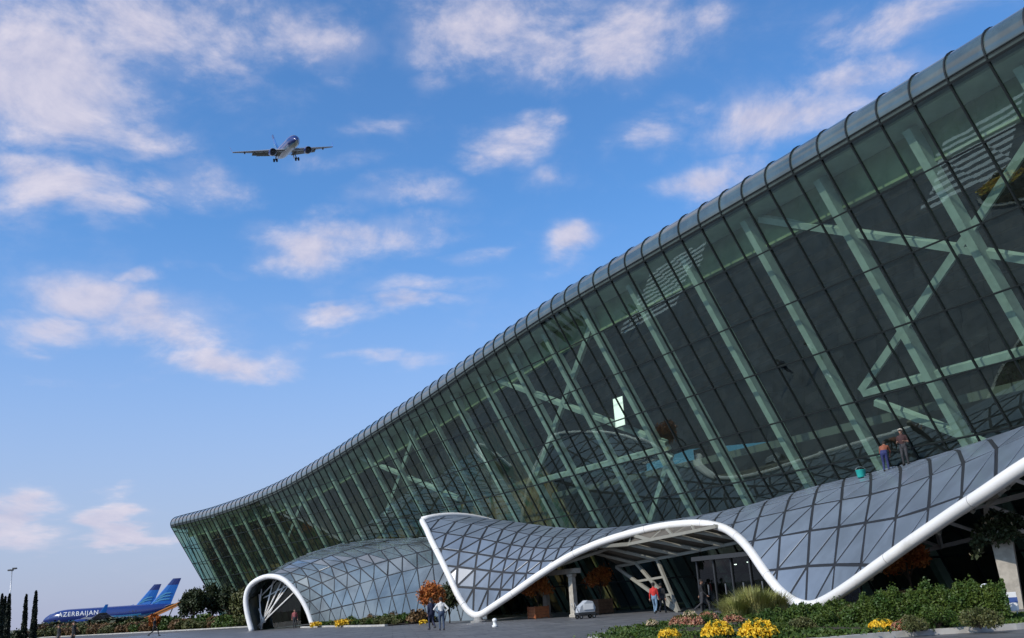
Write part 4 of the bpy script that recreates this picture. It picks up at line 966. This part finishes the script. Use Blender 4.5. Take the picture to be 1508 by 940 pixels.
    a = np.linspace(0, math.pi, 12); tube('handle', [(math.cos(u)*.25, 0, .38+math.sin(u)*.18) for u in a], .012, 'grey_metal', b, 6)
street_things()

# ------------------------------------------------------------------ airplanes
def airplane(name, label, loc, heading, pitch=0., bank=0., gear=True, lettering=False, scale=1., group=None):
    """twin jet, nose along +X, origin on the ground below the wing"""
    t = thing(name, label, 'airplane', loc, 0, group); t.rotation_euler = Euler((bank, -pitch, heading), 'XYZ'); t.scale = (scale,)*3
    Lf = 34.0; x0 = 14.5; rad = 1.98; zc = 3.9; seg = 28
    st = [(0,.02,-.35),(.25,.40,-.30),(.7,.78,-.22),(1.5,1.22,-.12),(2.6,1.62,-.03),(4.0,1.88,0),(5.5,1.98,0),(21,1.98,0),(24,1.90,.08),(27,1.62,.32),(30,1.15,.70),(32.5,.65,1.02),(34,.22,1.25)]
    xs_ = np.array([a[0] for a in st]); X = np.concatenate([np.linspace(0, 1, 5), np.linspace(1.5, 6, 8), np.linspace(7.5, 21, 12), np.linspace(22.5, 34, 11)])
    V = []; F = []; mi = []
    for x in X:
        r_ = np.interp(x, xs_, [a[1] for a in st]); dz = np.interp(x, xs_, [a[2] for a in st])
        for k in range(seg): an = 2*math.pi*k/seg; V.append((x0-x, r_*math.cos(an), zc+dz+r_*math.sin(an)))
    for i in range(len(X)-1):
        for k in range(seg):
            F.append((seg*i+k, seg*i+(k+1) % seg, seg*(i+1)+(k+1) % seg, seg*(i+1)+k)); an = 2*math.pi*(k+.5)/seg; h = math.sin(an); x = (X[i]+X[i+1])/2
            mi.append(0 if h > np.interp(x, [0, 3, 8, 20, 28, 34], [-.75, -.65, -.45, -.1, -.5, -.9]) else (2 if h > np.interp(x, [0, 8, 20, 30], [-.9, -.65, -.4, -.9]) else 1))
    F += [tuple(range(seg)), tuple(range(seg*(len(X)-1), seg*len(X)))[::-1]]; mi += [0, 0]
    fus = mk('fuselage', V, F, None, t, True, ['plane_blue', 'plane_white', 'plane_cyan'], mi)
    for sd_ in (-1, 1):
        for i in range(22):
            x = x0-6.2-i*.82; y = sd_*1.955; z = zc+.42; mk('window', [(x-.11, y, z-.16), (x+.11, y, z-.16), (x+.11, y-sd_*.09, z+.17), (x-.11, y-sd_*.09, z+.17)], [(0,1,2,3)], 'plane_dark', fus)
        a = [(x0-1.55, .10*sd_, zc+1.02), (x0-1.75, .82*sd_, zc+.78), (x0-2.35, .86*sd_, zc+1.12), (x0-2.15, .10*sd_, zc+1.42)]; mk('cockpit_window', [np.array(p)+np.array([.05, 0, .05]) for p in a], [(0,1,2,3)], 'plane_dark', fus)
    def wing(nm, root, tip, cr, ct, th, mats, mi_f=None, par=t):
        """tapered aerofoil from root to tip leading edges"""
        pf = [(0, 0), (.08, .5), (.35, .62), (.7, .35), (1, 0), (.7, -.18), (.35, -.32), (.08, -.32)]; V = []; n = 4
        root, tip = np.array(root, float), np.array(tip, float); axis = tip-root; up = np.array([0, 0, 1.]) if abs(axis[1]) > abs(axis[2]) else np.array([0, 1., 0])
        for i in range(n+1):
            f = i/n; c = cr+(ct-cr)*f; p = root+axis*f
            for (u, w) in pf: V.append(p+np.array([-u*c, 0, 0])+up*w*c*th)
        m = len(pf); F = [(m*i+k, m*i+(k+1) % m, m*(i+1)+(k+1) % m, m*(i+1)+k) for i in range(n) for k in range(m)]+[tuple(range(m)), tuple(range(m*n, m*n+m))[::-1]]
        return mk(nm, V, F, None, par, False, mats, mi_f)
    for sd_ in (-1, 1):
        w = wing('wing', (x0-11.2, 1.6*sd_, zc-1.15), (x0-18.6, 16.6*sd_, zc+.35), 6.6, 1.7, .13, ['plane_grey'])
        wing('winglet', (x0-18.7, 16.6*sd_, zc+.36), (x0-20.2, 17.1*sd_, zc+2.3), 1.6, .7, .07, ['plane_mid_blue'], None, w)
        for f in (.36, .56, .76): 
            q = np.array([x0-11.2-7.4*f-(6.6-4.9*f)*.8, (1.6+15*f)*sd_, zc-1.15+1.5*f-.35]); V, F = tube_vf([q+np.array([1.5, 0, .12]), q+np.array([.5, 0, 0]), q+np.array([-1.2, 0, .22])], [.10, .22, .04], 8); mk('flap_fairing', V, F, 'plane_grey', w, True)
        V = [np.array([x0-15.0, 1.9*sd_, zc-1.35]), np.array([x0-18.2, 1.9*sd_, zc-1.95]), np.array([x0-20.4, 10.5*sd_, zc-.85]), np.array([x0-18.6, 10.5*sd_, zc-.4])]; V += [v+np.array([0, 0, .12]) for v in V]; mk('flap', V, box_vf(0,1,0,1,0,1)[1], 'plane_grey', w)
        wing('tailplane', (x0-30.3, .6*sd_, zc+1.0), (x0-33.9, 6.2*sd_, zc+1.55), 3.2, 1.3, .10, ['plane_grey'])
        e = np.array([x0-10.6, 5.75*sd_, zc-1.95])
        V, F = tube_vf([e+np.array([1.45, 0, 0]), e+np.array([1.3, 0, 0]), e+np.array([.4, 0, 0]), e+np.array([-1.2, 0, .02]), e+np.array([-2.3, 0, .05])], [1.02, 1.10, 1.2, 1.12, .8], 22, cap=False); en = mk('engine', V, F, 'plane_blue', t, True)
        V, F = tube_vf([e+np.array([1.47, 0, 0]), e+np.array([1.1, 0, 0]), e+np.array([.6, 0, 0])], [1.0, .86, .84], 22, cap=False); mk('intake_lip', V, F, 'engine_lip', en, True)
        V, F = tube_vf([e+np.array([.62, 0, 0]), e+np.array([.60, 0, 0])], .85, 22); mk('fan', V, F, 'plane_dark', en)
        V, F = tube_vf([e+np.array([.95, 0, 0]), e+np.array([.62, 0, 0])], [.04, .26], 12); mk('spinner', V, F, 'plane_grey', en, True)
        V, F = tube_vf([e+np.array([-2.2, 0, .05]), e+np.array([-3.2, 0, .08])], [.6, .3], 14); mk('exhaust_cone', V, F, 'plane_dark', en, True)
        V = [e+np.array(p) for p in ((.6, -.12, 1.05), (-2.4, -.12, .85), (-3.6, -.12, 1.5), (-.8, -.12, 1.55), (.6, .12, 1.05), (-2.4, .12, .85), (-3.6, .12, 1.5), (-.8, .12, 1.55))]; mk('pylon', V, [(0,1,2,3),(7,6,5,4),(0,4,5,1),(1,5,6,2),(2,6,7,3),(3,7,4,0)], 'plane_grey', en)
        g = tube('gear_leg', [(x0-17.7, 3.0*sd_, zc-1.5), (x0-17.7, 3.6*sd_, .6)], .16, 'plane_grey', t, 8)
        for dy in (-.46, .46):
            V, F = tube_vf([(x0-17.7, 3.6*sd_+dy-.2, .58), (x0-17.7, 3.6*sd_+dy+.2, .58)], .58, 18); mk('wheel', V, F, 'rubber', g)
        V, F = box_vf(x0-18.3, x0-17.1, 2.6*sd_-.05, 2.6*sd_+.05, .9, 2.4); mk('gear_door', V, F, 'plane_white', g)
    g = tube('gear_leg', [(x0-4.6, 0, zc-1.7), (x0-4.4, 0, .4)], .12, 'plane_grey', t, 8)
    for dy in (-.26, .26):
        V, F = tube_vf([(x0-4.4, dy-.12, .38), (x0-4.4, dy+.12, .38)], .38, 16); mk('wheel', V, F, 'rubber', g)
    fin = wing('fin', (x0-26.4, 0, zc+1.55), (x0-32.4, 0, zc+8.3), 5.6, 2.2, .09, ['plane_mid_blue', 'plane_blue'], [1 if i >= 24 else 0 for i in range(32)]+[0, 1])
    for k in range(3):                                    # light pattern sweeping across the fin
        for sd_ in (-1, 1):
            y = sd_*.33; z = zc+2.0+k*.8; P = [(x0-27.3-k*.9, y, z), (x0-29.6-k*.6, y, z+.75), (x0-31.7-k*.2, y, z+.9), (x0-31.7-k*.2, y, z+1.12), (x0-29.5-k*.6, y, z+1.1), (x0-27.3-k*.9, y, z+.35)]
            mk('stripe', P, [(0,1,2,3,4,5)], 'plane_cyan', fin)
    V = [(x0-22.6, 0, zc+1.9), (x0-26.6, 0, zc+2.75), (x0-26.6, .12, zc+1.7), (x0-26.6, -.12, zc+1.7)]; mk('fin_root', V, [(0,1,2),(0,3,1),(1,3,2)], 'plane_mid_blue', fin)
    if lettering:
        for sd_ in (-1, 1):
            cu = bpy.data.curves.new('lettering', 'FONT'); cu.body = 'AZERBAIJAN'; cu.size = 1.65; cu.align_x = 'CENTER'; cu.space_character = 1.15; cu.extrude = .012
            o = bpy.data.objects.new('tmp', cu); COL.objects.link(o); bpy.context.view_layer.update(); me = bpy.data.meshes.new_from_object(o.evaluated_get(bpy.context.evaluated_depsgraph_get())); bpy.data.objects.remove(o)
            me.materials.clear(); me.materials.append(MATS['white_paint']); q = bpy.data.objects.new('lettering', me); link(q, fus)
            q.rotation_euler = (R(90-8), 0, R(180) if sd_ > 0 else 0); q.location = (x0-8.6, 2.02*sd_, zc+.15)
    return t
p = at_dist(425, 223, 292); hd = math.atan2(-p.y, -p.x)
airplane('flying_airplane', 'blue nosed jet airplane coming in to land with its wheels down', (p.x, p.y, p.z-3.0), hd+R(12), R(-14), R(11))
a = on_ground(55, 931); 
q = at_dist(152, 915, 290); airplane('parked_airplane', 'parked blue jet airplane with the taller nearer tail', (q.x, q.y, 0), R(186), lettering=True, group='parked airplanes')
q = at_dist(136, 915, 330); airplane('parked_airplane', 'parked blue jet airplane whose tail shows behind the nearer one', (q.x, q.y, 0), R(186), group='parked airplanes')

# ------------------------------------------------------------------ people
SKIN = {}
def cloth(name, col):
    if name not in MATS: pmat(name, col, rough=.85, var=.25, vscale=8)
    return name
cloth('skin', (.40, .22, .15)); cloth('hair_dark', (.02, .016, .013)); cloth('shoe_dark', (.02, .02, .022))
def person(label, loc, rotz, shirt, trousers, pose='stand', h=1.75, cap=None, sleeves=True, lean=0., step=.0, akimbo=False):
    """one continuous body: tapered limbs fused by a voxel remesh, coloured by the nearest limb"""
    k = h/1.75; J = {}
    hipz = .93; bend = lean
    pel = np.array([0, 0, hipz])
    ca, sa = math.cos(bend), math.sin(bend)
    up = lambda y, z, x=0.: pel+np.array([x, y*ca-z*sa, z*ca+y*sa])      # torso leans towards -Y (the facing side)
    segs = []                                                            # (p, q, rp, rq, part)
    T_ = 'shirt'; B_ = 'trousers'; S_ = 'skin'
    segs += [(up(0,-.02), up(0,.14), .145, .135, B_), (up(0,.12), up(0,.34), .14, .155, T_), (up(0,.34), up(0,.48), .155, .12, T_), (up(0,.50), up(-.01,.60), .058, .055, S_)]
    for sx in (-1, 1): segs += [(up(0,.44,.06*sx), up(0,.45,.17*sx), .10, .075, T_), (up(.0,.2,.05*sx), up(0,.40,.08*sx), .12, .125, T_), (up(0,-.02,.05*sx), up(0,.10,.07*sx), .125, .115, B_)]
    head = up(-.02, .72); segs += [(up(-.01,.66), up(-.015,.76), .085, .098, S_), (up(-.065,.655), up(-.07,.70), .055, .06, S_), (up(-.108,.71), up(-.118,.695), .016, .02, S_)]
    for sx in (-1, 1): segs.append((up(-.0,.715,.092*sx), up(.0,.74,.095*sx), .018, .02, S_))
    for sx in (-1, 1):
        ph = step*sx
        if pose == 'squat':
            knee = np.array([.17*sx, -.40, .52]); ank = np.array([.15*sx, -.12, .09]); hip = up(0, -.03, .09*sx)
        else:
            hip = up(0, -.03, .09*sx); knee = np.array([.10*sx, -.05-.55*ph*.5-abs(ph)*.12, .49+abs(ph)*.02]); ank = np.array([.11*sx, .02-.62*ph+(.12 if ph < 0 else 0), .09+(.07 if ph < 0 else 0)])
        segs += [(hip, knee, .098, .066, B_), (knee, ank, .064, .045, B_), (ank, ank+np.array([0, -.17, -.045]), .05, .036, 'shoe'), (ank+np.array([0, .03, -.03]), ank+np.array([0, -.08, -.045]), .048, .045, 'shoe')]
        sh = up(0, .45, .185*sx)
        if akimbo: el = up(.10, .20, .40*sx); wr = up(-.02, .06, .24*sx)
        elif pose == 'squat' or lean > .5: el = sh+np.array([.06*sx, -.10, -.26]); wr = el+np.array([-.08*sx, -.20, -.16])
        elif pose == 'hold': el = up(.02, .18, .26*sx); wr = el+np.array([-.10*sx, -.24, .02])
        else: el = up(.03+.16*ph, .18, .235*sx); wr = up(-.04+.42*ph, -.05, .25*sx)
        at = T_; ft = T_ if sleeves else S_
        segs += [(sh, el, .062, .047, at), (el, wr, .045, .032, ft)]
        d = wr-el; d = d/np.linalg.norm(d); side = np.cross(d, np.array([0, 1., .2])); side /= np.linalg.norm(side); nrm_ = np.cross(d, side)
        pm = wr+d*.075; segs.append((wr, pm, .030, .036, S_))
        for i, (o_, ln) in enumerate(((-.030, .075), (-.010, .088), (.010, .084), (.028, .066))):
            r0 = pm+side*o_; m_ = r0+d*ln*.55+nrm_*.008; segs += [(r0, m_, .0105, .0105, S_), (m_, m_+d*ln*.42+nrm_*.03, .0105, .009, S_)]
        th0 = wr+d*.02+side*.03*sx; segs.append((th0, th0+side*.032*sx+d*.045, .012, .010, S_))
    parts = []
    for p, q, a, b, w in segs:
        p, q = np.array(p), np.array(q); n = 4; l = np.linalg.norm(q-p)+1e-6; d = (q-p)/l
        ts = [-a*.95, -a*.6, 0, l, l+b*.6, l+b*.95]; rs = [a*.3, a*.8, a, b, b*.8, b*.3]
        parts.append(tube_vf([p+d*t for t in ts], rs, 12))
    V, F = join_vf(parts); me = bpy.data.meshes.new('tmp'); me.from_pydata(V, [], F)
    ob = bpy.data.objects.new('tmp', me); COL.objects.link(ob)
    md = ob.modifiers.new('r', 'REMESH'); md.mode = 'VOXEL'; md.voxel_size = .017
    sm = ob.modifiers.new('s', 'SMOOTH'); sm.factor = .5; sm.iterations = 2
    bpy.context.view_layer.update(); body = bpy.data.meshes.new_from_object(ob.evaluated_get(bpy.context.evaluated_depsgraph_get())); bpy.data.objects.remove(ob)
    names = {'shirt': shirt, 'trousers': trousers, 'skin': 'skin', 'shoe': 'shoe_dark'}; keys = list(names)
    body.materials.clear()
    for kk in keys: body.materials.append(MATS[names[kk]])
    nf = len(body.polygons); C = np.zeros(nf*3); body.polygons.foreach_get('center', C); C = C.reshape(-1, 3); best = np.full(nf, 1e9); mi = np.zeros(nf, np.int32)
    for p, q, a, b, w in segs:
        p, q = np.array(p), np.array(q); d = q-p; t = np.clip(((C-p)@d)/(d@d+1e-9), 0, 1); dist = np.linalg.norm(C-(p+t[:, None]*d), axis=1)-(a+(b-a)*t); m = dist < best; best[m] = dist[m]; mi[m] = keys.index(w)
    body.polygons.foreach_set('material_index', mi); body.polygons.foreach_set('use_smooth', np.ones(nf, bool)); body.name = 'body'
    t = thing('person', label, 'person', loc, rotz); t.scale = (k, k, k); link(bpy.data.objects.new('body', body), t)
    # hair or cap as a child shell
    ang = np.linspace(0, math.pi*.60, 7); V = []; F = []; sg = 16; hc = up(-.005, .745)
    for i, a in enumerate(ang):
        for j in range(sg):
            u = 2*math.pi*j/sg; back = .012*math.sin(u); V.append(hc+np.array([.107*math.sin(a)*math.cos(u), (.117*math.sin(a))*math.sin(u)+back+.008, .115*math.cos(a)+(-.03 if math.sin(u) > .2 and i > 4 else (.035 if math.sin(u) < -.3 and i > 4 else 0))]))
    F = [(sg*i+j, sg*i+(j+1) % sg, sg*(i+1)+(j+1) % sg, sg*(i+1)+j) for i in range(len(ang)-1) for j in range(sg)]
    mk('cap' if cap else 'hair', V, F, cap or 'hair_dark', t, True)
    if cap: V, F = box_vf(-.07, .07, -.22, -.09, -.005, .008); hp = hc+np.array([0, 0, .03]); mk('cap_brim', [(x+hp[0], y+hp[1], z+hp[2]) for x, y, z in V], F, cap, t)
    return t
cloth('shirt_white', (.70, .68, .64)); cloth('navy', (.02, .025, .06)); cloth('jeans', (.05, .075, .13)); cloth('jacket_red', (.55, .03, .025)); cloth('jeans_pale', (.17, .27, .38)); cloth('black_cloth', (.012, .012, .014)); cloth('dark_grey_cloth', (.04, .04, .045))
cloth('orange_shirt', (.28, .09, .05)); cloth('work_blue', (.025, .035, .13)); cloth('maroon', (.05, .02, .02)); cloth('pink', (.35, .10, .10)); cloth('cap_pale', (.5, .45, .38))
fc = lambda p: math.atan2(p.x, p.y)                        # turn that makes a figure look away from the camera
g = on_ground(651, 929); person('person in white shirt and dark jeans seen from behind, hands on hips', g+Vector((0,0,.01)), math.pi-fc(g), 'shirt_white', 'jeans', h=1.78, akimbo=True)
g = on_ground(636, 928); person('person in dark navy clothes standing beside the white shirt', g+Vector((0,0,.01)), math.pi-fc(g)+.5, 'navy', 'navy', h=1.76, step=.15)
g = on_ground(966, 904.5); person('person in bright red jacket and pale jeans walking to the entrance', g+Vector((0,0,.01)), math.pi-fc(g)-.3, 'jacket_red', 'jeans_pale', h=1.80, step=.3)
g = on_ground(977, 903.5); person('person in black clothes close beside the red jacket', g+Vector((0,0,.01)), math.pi-fc(g)-.3, 'black_cloth', 'dark_grey_cloth', h=1.74, step=-.3)
g = on_ground(1037, 901); person('person in dark clothes striding in the shade before the doors', g+Vector((0,0,.01)), R(75), 'black_cloth', 'dark_grey_cloth', h=1.78, step=.6)
g = at_dist(86, 945, 86); person('person in dark clothes at the bottom left, nearest the cypresses', Vector((g.x, g.y, .01)), R(-70), 'black_cloth', 'dark_grey_cloth', h=1.70, step=.4)
g = at_dist(108, 945, 84); person('slim person in dark clothes walking just right of another at the bottom left', Vector((g.x, g.y, .01)), R(-75), 'black_cloth', 'black_cloth', h=1.88, step=.3)
g = on_ground(227, 937.5); person('person in black striding alone across the road at the left', g+Vector((0,0,.01)), R(80), 'black_cloth', 'black_cloth', h=1.80, step=.75)
g = at_dist(434, 917, 96.5); person('person in a pinkish top standing inside the white arch', Vector((g.x, g.y, .01)), R(20), 'pink', 'dark_grey_cloth', h=1.72)
q = CS(1.6, .90); person('worker in dark red shirt and cap standing on the canopy', Vector(q)+Vector((0,0,-.04)), R(-40), 'maroon', 'dark_grey_cloth', pose='hold', h=1.78, cap='cap_pale', sleeves=False)
q = CS(2.9, .90); person('worker in orange shirt and blue trousers bending on the canopy', Vector(q)+Vector((0,0,-.04)), R(150), 'orange_shirt', 'work_blue', h=1.72, lean=.75, sleeves=False)

# ------------------------------------------------------------------ inside the hall: timber cocoons and indoor trees
for i, (sx, d, h, w) in enumerate(((46,-7.6,7.4,2.3),(56,-7.2,8.2,2.5),(66,-6.6,6.4,2.0),(77,-6.6,7.8,2.4),(89,-6.4,6.6,2.1),(101,-6.2,7.2,2.2),(112,-6.2,6.2,2.0))):
    p = FP(sx, d, 0); t = thing('timber_cocoon', f'{("first","second","third","fourth","fifth","sixth","seventh")[i]} brown timber cocoon inside the hall counted from the canopy', 'kiosk', (p[0], p[1], .02), i*.7, 'timber cocoons in the hall')
    for j in range(9):                                    # overlapping rows of shingles
        f0, f1 = j/9, (j+1.15)/9; rr = lambda f: w*math.sin(math.pi*(.10+.86*min(f, 1)))**.7
        V, F = lathe_vf([(rr(f0)+.06, h*f0), (rr(min(f1, 1))-.02, h*min(f1, 1))], 18); mk('shingle_row', V, F, 'cocoon_wood', t)
for i, (sx, d, h) in enumerate(((51,-6.8,9.5),(61,-6.4,9.0),(71.5,-6.2,10),(83,-6.2,8.6),(95,-6.0,9.6),(106.5,-6.0,8.4),(117,-6.0,8.8),(43,-6.6,8.2))):
    p = FP(sx, d, 0); tree('indoor_tree', f'{("tall","slender","tallest","low","full","short","last","first")[i]} green indoor tree among the timber cocoons behind the glass', (p[0], p[1], .02), h, 1.7, ('leaf_olive','leaf_hedge','leaf_brown')[i % 3], 1500, .32, 300+i, .12, .3, 'indoor trees')

# ------------------------------------------------------------------ planted island on the forecourt, in front of the picture's lower edge; the facade mirrors it
def forecourt_island():
    c = np.array([-7.4, 35.6]); a = np.linspace(0, 2*math.pi, 40)[:-1]; u = np.array([-.45, .89]); w = np.array([.89, .45])
    ring = [np.array([*(c+u*math.cos(t)*6.3+w*math.sin(t)*3.0), .02]) for t in a]
    struct(mk('island_soil', [r+np.array([0, 0, .06]) for r in ring], [tuple(range(len(ring)))], 'soil')); k = ring+[ring[0]]; struct(bar('island_kerb', [p+np.array([0, 0, .05]) for p in k], .25, .16, [(0,0,1)]*len(k), 'kerb_stone'))
    g = np.random.default_rng(17); n = 9000; t = g.uniform(0, 2*math.pi, n); r_ = np.sqrt(g.uniform(0, .94, n)); P = np.stack([c[0]+u[0]*np.cos(t)*6.3*r_+w[0]*np.sin(t)*3*r_, c[1]+u[1]*np.cos(t)*6.3*r_+w[1]*np.sin(t)*3*r_, .1+g.uniform(0, .14, n)], 1)
    o = quads_fast('island_ground_cover', leaf_quads(P, .12, up=.6), 'leaf_dark'); tag(o, 'dark green ground cover of the kerbed island on the forecourt', 'ground cover', kind='stuff')
    ym = shrub_mesh('iy', 'petal_yellow', 700, .9, .9, .34, .13, 91)
    for i, (x, y, sx) in enumerate(((-9.6,39.8,1.5),(-7.2,36.1,1.4),(-5.2,32.2,1.3))): 
        t_ = shrub('yellow_flower_patch', f'yellow flower patch at the {("far","middle","near")[i]} part of the kerbed forecourt island', 'flower', (x, y, .08), ym, None, (sx*1.5, sx*.7, .8), rot=R(117), group='yellow patches on the forecourt island')
forecourt_island()
